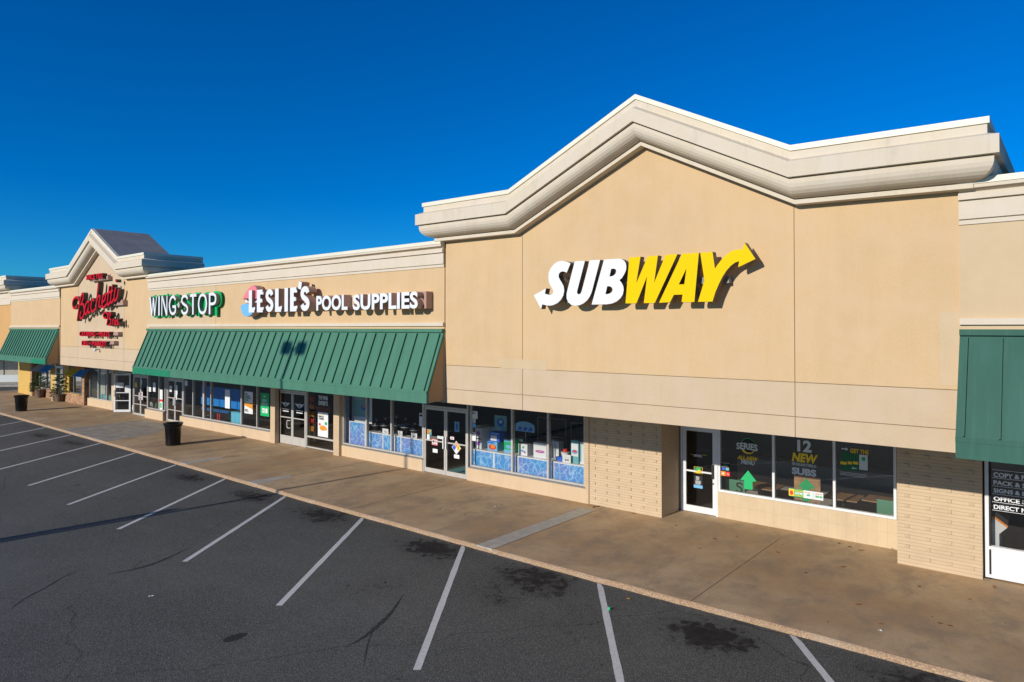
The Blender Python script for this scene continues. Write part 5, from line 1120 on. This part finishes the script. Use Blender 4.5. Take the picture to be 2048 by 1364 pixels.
# clutter inside the deli doors
rr4=random.Random(5)
for lb,px,y_,h_3,m_,w_3 in (('white goods bag on the floor behind the deli doors',271,16.3,.4,'letw',.35),('small white goods bag beside the kick wall of the narrow window',303,15.8,.75,'letw',.4),('green crate behind the narrow window',314,15.9,.75,'dgreen',.25),('red stool inside the middle double door',356,17,.55,'redink',.3),('yellow bucket behind the curtain window corner',370.5,16.,.95,'yelink',.18)):
    x_=X(px,y_,815); t=thing(lb.split()[1] if lb.split()[1] in('crate','stool','bucket') else 'goods_bag',lb,'goods',(x_,y_,0)); mb=MB()
    mb.lathe([(w_3*.45,.013),(w_3*.5,h_3*.3),(w_3*.46,h_3*.75),(w_3*.3,h_3*.92),(w_3*.1,h_3)],(x_,y_,0),9); mb.build('body',M[m_],t)
# deli curtain and tables behind the left window
tag(cloth(da+.1,X(213,16.0,790),15.95,.05,2.9,6,.03,'curtain','curtain'),'pale grey-green curtain behind the deli window left of the open door','curtain')
t=draped('teal topped table behind the deli window',200,223,15.8,16.3,.72,'tealbox',fo=3)
# window awnings
def wawn(label,px0,px1,yt,yb,cols,back):
    ya_,yb_=15.0,15.48; a,b=X(px0,ya_,740),X(px1,ya_,740); zb2=Z(px0,yb,ya_); ztp=zb2+.42
    t=thing('window_awning',label,'awning',((a+b)/2,yb_,zb2),'small multicoloured window awnings'); n=len(cols)
    for i,c in enumerate(cols):
        x0_=a+(b-a)*i/n; x1_=a+(b-a)*(i+1)/n; mb=MB(); v=[(x0_,ya_,zb2),(x1_,ya_,zb2),(x1_,yb_,ztp),(x0_,yb_,ztp)]; mb.add(v+[(x,y+.015,z-.015) for x,y,z in v],[(0,1,2,3),(7,6,5,4),(0,4,5,1),(1,5,6,2),(2,6,7,3),(3,7,4,0)]); mb.build('canvas_strip',M[c],t)
    for x in (a,b): mb=MB(); mb.tube((x,ya_+.01,zb2-.02),(x,yb_,zb2-.02),.012); mb.build('frame_arm',M['alud'],t)
wawn('small window awning in grey and bright blue, nearest the left edge',60,92.5,727,741,['greycanvas','bluepaint'],0); wawn('small window awning in yellow and blue with orange corner, beside the dark recess',128,162,738,750,['yellowcanvas','bluepaint'],0)
P=Poster(rectpx(149,165.5,731.5,738,15.47),15.47,'orangecanvas','orange fabric panel above the yellow and blue window awning','panel',name='fabric_panel'); 
# ================================================================== POTTED TREES, SHRUB
def leafm():
    m,nt,p=nmat('conifer_leaf'); p.inputs['Roughness'].default_value=.55; g=N(nt,'ShaderNodeObjectInfo'); v=noise(nt,pos(nt),9,3); nt.links.new(mixc(nt,ramp(nt,v,.35,.65),(.025,.07,.025),(.11,.18,.05)),p.inputs['Base Color']); return m
M['leaf']=leafm()
def crown(mb,cx,cy,z0,z1,rmax,n,seed,cone=True,lx=.09):
    r=random.Random(seed)
    for i in range(n):
        t=r.random()**.8; z=z0+(z1-z0)*t; lay=.75+.25*math.sin(t*22); rad=rmax*((1-t)**.75 if cone else math.sqrt(max(.02,1-(2*t-1)**2)))*lay
        a=r.uniform(0,2*math.pi); rr_=rad*math.sqrt(r.uniform(.15,1)); x=cx+rr_*math.cos(a); y=cy+rr_*math.sin(a); L=lx*r.uniform(.6,1.4)
        d=Vector((math.cos(a)+r.uniform(-.4,.4),math.sin(a)+r.uniform(-.4,.4),r.uniform(-.5,.5))).normalized(); s_=d.cross(Vector((r.uniform(-.3,.3),r.uniform(-.3,.3),1))).normalized()*L*.22; p=Vector((x,y,z))
        mb.add([p-s_,p+d*L*.5-s_*1.2,p+d*L,p+d*L*.5+s_*1.2,p+s_],[(0,1,2,3,4)])
def ptree(label,px,py,ph,pr,ztop,seed,tw=.42):
    x_,y_=G(px,py); t=thing('potted_tree',label,'potted tree',(x_,y_,0),'small potted conifers against the deli front')
    mb=MB(); mb.lathe([(pr*.72,.002),(pr*.95,ph*.85),(pr*1.05,ph*.86),(pr*1.05,ph),(pr*.92,ph),(pr*.9,ph*.9)],(x_,y_,0),20); mb.build('pot',M['pot'],t); mb=MB(); mb.lathe([(pr*.89,ph*.88),(pr*.4,ph*.9)],(x_,y_,0),16); mb.build('soil',M['bark'],t)
    mb=MB(); mb.tube((x_,y_,ph*.85),(x_+.02,y_,ztop-.15),.03,.008); lf=MB()
    r=random.Random(seed); nb=60
    for i in range(nb):
        u=i/nb; z=ph+.0+(ztop-ph-.12)*u; a=i*2.4+r.uniform(-.4,.4); l=tw*(1-u)**.6*r.uniform(.45,1.25)+.05; up=r.uniform(-.05,.45)
        e=Vector((x_+l*math.cos(a),y_+l*math.sin(a),z+l*up)); b0=Vector((x_,y_,z)); mb.tube(b0,e,.007,.002,5); d=(e-b0).normalized()
        for k in range(int(26+34*l/tw)):
            t_=r.uniform(.2,1.05); p=b0+(e-b0)*t_; dd=(d+Vector((r.uniform(-.9,.9),r.uniform(-.9,.9),r.uniform(-.6,.8)))).normalized(); L=r.uniform(.05,.11); s_=dd.cross(Vector((r.uniform(-.5,.5),r.uniform(-.5,.5),1))).normalized()*L*.17
            lf.add([p-s_,p+dd*L*.6-s_,p+dd*L,p+dd*L*.6+s_,p+s_],[(0,1,2,3,4)])
    mb.build('trunk',M['bark'],t); lf.build('crown',M['leaf'],t)
ptree('small potted conifer, left of two, under the grey and blue window awning',80,795,.5,.30,1.9,1,.62); ptree('small potted conifer, right of two, in front of the white deli door',119,803,.48,.31,1.85,2,.6)
x_,y_=G(65,792); t=thing('potted_shrub','low leafy shrub in a pale pot at the far left brick pier','shrub',(x_,y_,0)); mb=MB(); mb.lathe([(.1,.002),(.15,.3),(.13,.3)],(x_,y_,0),14); mb.build('pot',M['kick'],t); mb=MB(); crown(mb,x_,y_,.25,.95,.26,500,4,False,.1); mb.build('crown',M['leaf'],t)
x_,y_=G(114,802); t=thing('potted_shrub','trailing leafy plant in a pale pot, left beside the right conifer','shrub',(x_-.25,y_-.1,0)); mb=MB(); mb.lathe([(.1,.002),(.14,.28),(.12,.28)],(x_-.28,y_-.12,0),14); mb.build('pot',M['kick'],t); mb=MB(); crown(mb,x_-.28,y_-.12,.1,.75,.2,420,6,False,.09); mb.build('crown',M['leaf'],t)
# ================================================================== LITTER BINS
def bin_():
    t=thing('litter_bin','black slatted steel litter bin nearest the camera, on the sidewalk before the double doors','litter bin',(0,0,0),'black litter bins along the sidewalk')
    mb=MB(); n=36
    for k in range(n):
        a=2*math.pi*k/n; c,s_=math.cos(a),math.sin(a); tx,ty=-s_,c; prof=[(.285,.06),(.305,.45),(.325,.78),(.345,.84)]; vs=[]
        for r,z in prof:
            for w2,dr in ((-.019,0),(.019,0),(.019,-.008),(-.019,-.008)): vs.append(((r+dr)*c+w2*tx,(r+dr)*s_+w2*ty,z))
        f=[]
        for i in range(3):
            b=i*4
            for q in range(4): f.append((b+q,b+(q+1)%4,b+4+(q+1)%4,b+4+q))
        mb.add(vs,f+[(3,2,1,0),(12,13,14,15)])
    mb.build('slatted_body',M['black'],t)
    for nm,p in (('hoop',[(.275,.05),(.295,.05),(.295,.1),(.275,.1)]),('hoop',[(.318,.76),(.332,.76),(.332,.79),(.318,.79)])):
        mb=MB(); mb.lathe(p+[p[0]],(0,0,0),32,cap=False); mb.build(nm,M['black'],t,smooth=False)
    mb=MB(); mb.lathe([(.335,.84),(.372,.86),(.385,.9),(.385,.93),(.37,.945),(.25,.93),(.2,.90),(.2,.88),(.32,.88),(.335,.84)],(0,0,0),36,cap=False); mb.build('lid_ring',M['black'],t,smooth=False)
    mb=MB(); 
    for k in range(18):
        a=2*math.pi*k/18; mb.tube((.34*math.cos(a),.34*math.sin(a),.83),(.378*math.cos(a),.378*math.sin(a),.9),.012,n=6)
    mb.build('rim_studs',M['black'],t)
    mb=MB(); mb.lathe([(.25,.07),(.27,.85)],(0,0,0),24); mb.build('liner',M['blackmat'],t); mb=MB(); mb.lathe([(.27,.002),(.27,.05)],(0,0,0),24); mb.build('base',M['black'],t); return t
b1=bin_(); g=G(346,890.); b1.location=(g[0],g[1],0); b1.scale=(.95,.95,.95)
b2=b1.copy(); COL.objects.link(b2); g=G(42.5,822); b2.location=(g[0],g[1],0); b2['label']='black slatted steel litter bin farther away, on the sidewalk at the left edge'
for ch in list(b1.children): c=ch.copy(); COL.objects.link(c); c.parent=b2
# ================================================================== PERSON bending behind the open door leaf
def skin_body(name,verts,edges,rad,mat,parent=None,loc=(0,0,0),rz=0):
    me=bpy.data.meshes.new(name); me.from_pydata(verts,edges,[]); o=bpy.data.objects.new(name,me); COL.objects.link(o); o.modifiers.new('skin','SKIN'); ly=me.skin_vertices[0] if me.skin_vertices else None
    for i,r_ in enumerate(rad): me.skin_vertices[0].data[i].radius=(r_,r_) if not isinstance(r_,tuple) else r_
    me.skin_vertices[0].data[0].use_root=True; s_=o.modifiers.new('sub','SUBSURF'); s_.levels=s_.render_levels=2
    bpy.context.view_layer.update(); dg=bpy.context.evaluated_depsgraph_get(); nm=bpy.data.meshes.new_from_object(o.evaluated_get(dg)); o.modifiers.clear(); o.data=nm; nm.materials.clear()
    for m_ in (mat if isinstance(mat,list) else [mat]): nm.materials.append(m_)
    for p in nm.polygons: p.use_smooth=True
    return o
gp_=(X(252.5,16.25,800),16.25)
pv=[(0,0,.80),(-.1,0,.98),(-.24,0,1.08),(-.38,-.01,1.12),(-.46,-.01,1.12),(-.54,-.01,1.14),(-.62,-.01,1.12), # pelvis..head
 (.02,-.09,.76),(.04,-.1,.44),(.0,-.1,.10),(-.12,-.1,.05),(.02,.09,.76),(.1,.1,.43),(.14,.1,.1),(.02,.1,.05),
 (-.36,-.17,1.08),(-.30,-.21,.82),(-.26,-.2,.60),(-.25,-.2,.52),(-.36,.17,1.08),(-.40,.22,.82),(-.50,.18,.66),(-.54,.17,.6)]
pe=[(0,1),(1,2),(2,3),(3,4),(4,5),(5,6),(0,7),(7,8),(8,9),(9,10),(0,11),(11,12),(12,13),(13,14),(3,15),(15,16),(16,17),(17,18),(3,19),(19,20),(20,21),(21,22)]
pr_=[.14,.13,.14,.13,.055,.09,.08,.09,.065,.042,.035,.09,.065,.042,.035,.06,.042,.032,.026,.06,.042,.032,.026]
po_=skin_body('person',pv,pe,pr_,[M['navy'],M['skin'],M['hair']])
tag(po_,'person in dark navy clothes with tied dark hair bending forward behind the open white door','person')
for p in po_.data.polygons:
    c=p.center
    if c.x<-.44 and c.z>1.0: p.material_index=1 if (c.z<1.12 or c.x<-.6) else 2
    elif abs(c.y)>.12 and c.z<.78 and c.x<-.2: p.material_index=1
po_.location=(gp_[0],gp_[1],.012); po_.rotation_euler=(0,0,R(10))
for sy,(hx_,hz_) in ((-.2,(-.25,.52)),(.17,(-.54,.6))):
    for i in range(5):
        dx_=(-.03+.016*i); L_=.075 if i in(1,2,3) else .06
        mb=MB(); mb.tube((hx_+dx_,sy,hz_+.01),(hx_+dx_-.01,sy,hz_-L_),.009,.006,6); f=mb.build('finger',M['skin']); f.parent=po_
mb=MB(); mb.lathe([(.02,-.05),(.06,-.03),(.075,0),(.055,.04),(.01,.06)],(-.5,0,1.22),14); f=mb.build('hair_bun',M['hair'],smooth=True); f.parent=po_
# ================================================================== STREET LAMP outside the frame, with a post added for the second shadow
def lamp(x,y,h):
    t=thing('street_lamp','tall steel parking lot lamp with two box heads, beyond the left edge','street lamp',(x,y,ZL)); mb=MB(); mb.tube((x,y,ZL),(x,y,h),.085,.05,14); mb.build('pole',M['steel'],t)
    mb=MB(); mb.lathe([(.3,0),(.3,.6),(.26,.65)],(x,y,ZL),18); mb.build('concrete_base',M['pale'],t); mb=MB(); mb.box(x-.4,x+.4,y-.03,y+.03,h-.03,h+.03); mb.build('cross_arm',M['steel'],t)
    for s_ in (-1,1): mb=MB(); mb.box(x+s_*.38-.24,x+s_*.38+.24,y-.3,y+.3,h-.1,h+.14); mb.build('lamp_head',M['alud'],t)
ly=-6.; ang=math.tan(SUN_AZ)
lamp(-17.40-ang*(15.34-ly),ly,4.1+(11.35-ly)*math.tan(SUN_EL)/math.cos(SUN_AZ)+.0)
x_=-18.45-ang*(8.-ly); t=thing('post','short grey post added out of view beside the parking lot lamp to cast a second shadow','post',(x_,ly,ZL)); mb=MB(); mb.tube((x_,ly,ZL),(x_,ly,4.75),.16,.10,14); mb.build('pole',M['steel'],t); mb=MB(); mb.lathe([(.11,4.75),(.09,4.8),(.01,4.83)],(x_,ly,0),14); mb.build('pole_cap',M['steel'],t)
# ================================================================== LEAVES AND LITTER
lr=random.Random(11); lm=[plain('dry_leaf',(.30,.12,.04),.8),plain('brown_leaf',(.13,.07,.035),.8),plain('litter_white',(.75,.75,.72),.7),plain('yellow_leaf',(.7,.38,.03),.8)]
def leaf(px,py,mi,lb,z=0.,s=.05):
    x_,y_=G(px,py,z+.005); mb=MB(); a=lr.uniform(0,6.28); pts=[]
    for k,(u,v) in enumerate(((1,0),(.5,.35),(0,.45),(-.5,.3),(-1,0),(-.5,-.3),(0,-.42),(.5,-.35))):
        u*=s; v*=s; pts.append((u*math.cos(a)-v*math.sin(a),u*math.sin(a)+v*math.cos(a),.004+.012*abs(math.sin(k*1.9+a))))
    mb.add([(p[0],p[1],p[2]) for p in pts]+[(p[0],p[1],p[2]+.003) for p in pts]+[(0,0,.003),(0,0,.007)],[(k,(k+1)%8,16) for k in range(8)][::-1]+[(8+k,8+(k+1)%8,17) for k in range(8)])
    o=mb.build('dry_leaf' if mi!=2 else 'paper_scrap',lm[mi]); o.location=(x_,y_,z+.002); return tag(o,lb,'leaf' if mi!=2 else 'litter','dry leaves scattered on the paving' if mi!=2 else 'white paper scraps scattered on the paving')
for i,(px,py,mi,lz,sz) in enumerate(((1474,1073,0,0,.05),(1430,1078,1,0,.05),(1555,1105,0,0,.05),(1678,1087,1,0,.05),(1700,1094,1,0,.055),(1722,1101,0,0,.06),(1686,1134,0,0,.06),(1783,1095,1,0,.07),(1788,1098,0,0,.06),(1838,1173,0,0,.05),(1716,1209,0,0,.06),(1989,1174,0,0,.06),(1939,1199,0,0,.05),(1188,1014,1,0,.08),(1196,1013,1,0,.07),(1267,1027,0,0,.05),(1399,1097,0,0,.045),(1352,1051,1,0,.04),(1361,1020,1,0,.06),(1256,1198,3,ZL,.035),(1050,1077,3,0,.03),(1900,1252,1,0,.04),(1880,1247,1,0,.04),(1760,1248,0,0,.04),(1612,1146,1,0,.04),(930,1030,1,0,.03),(1003,1009,1,0,.03))):
    leaf(px,py,mi,['brown dry leaf lying loose on the paving','dark curled leaf lying loose on the paving','','yellow leaf lying loose on the paving'][mi],lz,sz)
for px,py,lz,sz in ((1761,1262,0,.05),(709,1002,0,.03),(654,999,0,.025),(449,911,0,.04),(890-3,1022-3,0,.02),(906,1018,0,.02),(302,1193,ZL,.05),(204,878,0,.035),(512,975,ZL,.03),(555,907,0,.02),(990,1013,0,.02)):
    leaf(px,py,2,'small white scrap lying loose on the paving',lz,sz)
t=thing('leaf_scrap','tiny green leaf standing on the painted line','leaf',(*G(1217,1221,ZL),ZL)); mb=MB(); x_,y_=G(1217,1221,ZL); mb.add([(x_-.02,y_,ZL+.006),(x_+.03,y_,ZL+.01),(x_+.015,y_+.01,ZL+.06),(x_-.02,y_+.012,ZL+.05)],[(0,1,2,3)]); mb.build('blade',M['greenink'],t)
# ================================================================== CROSS ROAD AND DISTANT BUILDING
gx,gy=G(18,770); d_=Vector((-math.cos(R(40)),math.sin(R(40)),0)); pp=Vector((-d_.y,d_.x,0))
def far_pt(along,side): return (gx+d_.x*along+pp.x*side,gy+d_.y*along+pp.y*side)
mb=MB(); mb.slab([far_pt(-.6,-30),far_pt(-.6,30),far_pt(3.5,30),far_pt(3.5,-30)],-.3,.02); struct(mb.build('sidewalk',M['pale']))
t=thing('building','distant grey-white commercial building beyond the side road at the left edge','building',(*far_pt(4,0),0))
def fbox(a0,a1,s0,s1,z0,z1,mat,name,mbx=None):
    mb=MB(); mb.slab([far_pt(a0,s0),far_pt(a0,s1),far_pt(a1,s1),far_pt(a1,s0)],z0,z1); return mb.build(name,M[mat],t)
fbox(3.5,12,-22,14,.02,5.5,'pale','wall'); fbox(3.4,3.5,-22,14,.02,.62,'greyink','plinth'); fbox(.9,3.5,-22,14,2.65,3.3,'cornice','canopy')
for s_ in (-8.2,-6.0,-3.2,2.1,6): fbox(3.46,3.52,s_,s_+.06,.63,2.65,'alud','wall_joint')
fbox(3.44,3.5,2.2,5,1.9,2.6,'glassd','window')
fbox(1.25,1.4,13.8,13.95,.02,2.65,'alud','post')

# orange shapes added inside the wing shop in place of window reflections
x_=X(621,16.3,850); t=thing('reflection_prop','dark cooler added in place of orange window reflections beside the wing shop doors','prop',(x_,16.4,0)); mb=MB(); mb.box(x_-.3,x_+.28,16.35,16.8,.013,2.0); mb.build('body',M['blackmat'],t)
cr_=random.Random(9)
for j in range(5):
    mb=MB(); z_=.5+.3*j; mb.box(x_-.26,x_+.24,16.3,16.35,z_-.02,z_)
    for i in range(5): mb.lathe([(.04,0),(.04,.14),(.015,.2)],(x_-.2+.1*i,16.31,z_),8)
    mb.build('reflection_row',M[['foodo','redink','foodo','orangeink','redink'][j]],t)
x_=X(512,16.0,830); t=thing('reflection_spray','thin branch with orange leaves added in place of reflections between the two wing posters','stand_in',(x_,16.0,0)); mb=MB(); mb.tube((x_,16,.012),(x_,16,1.3),.012,.006); mb.build('stem',M['bark'],t); mb=MB(); crown(mb,x_,16.0,.9,1.75,.32,160,12,False,.09); mb.build('foliage',M['foodo'],t)  # orange blobs of a reflection, built as leaves on a stem
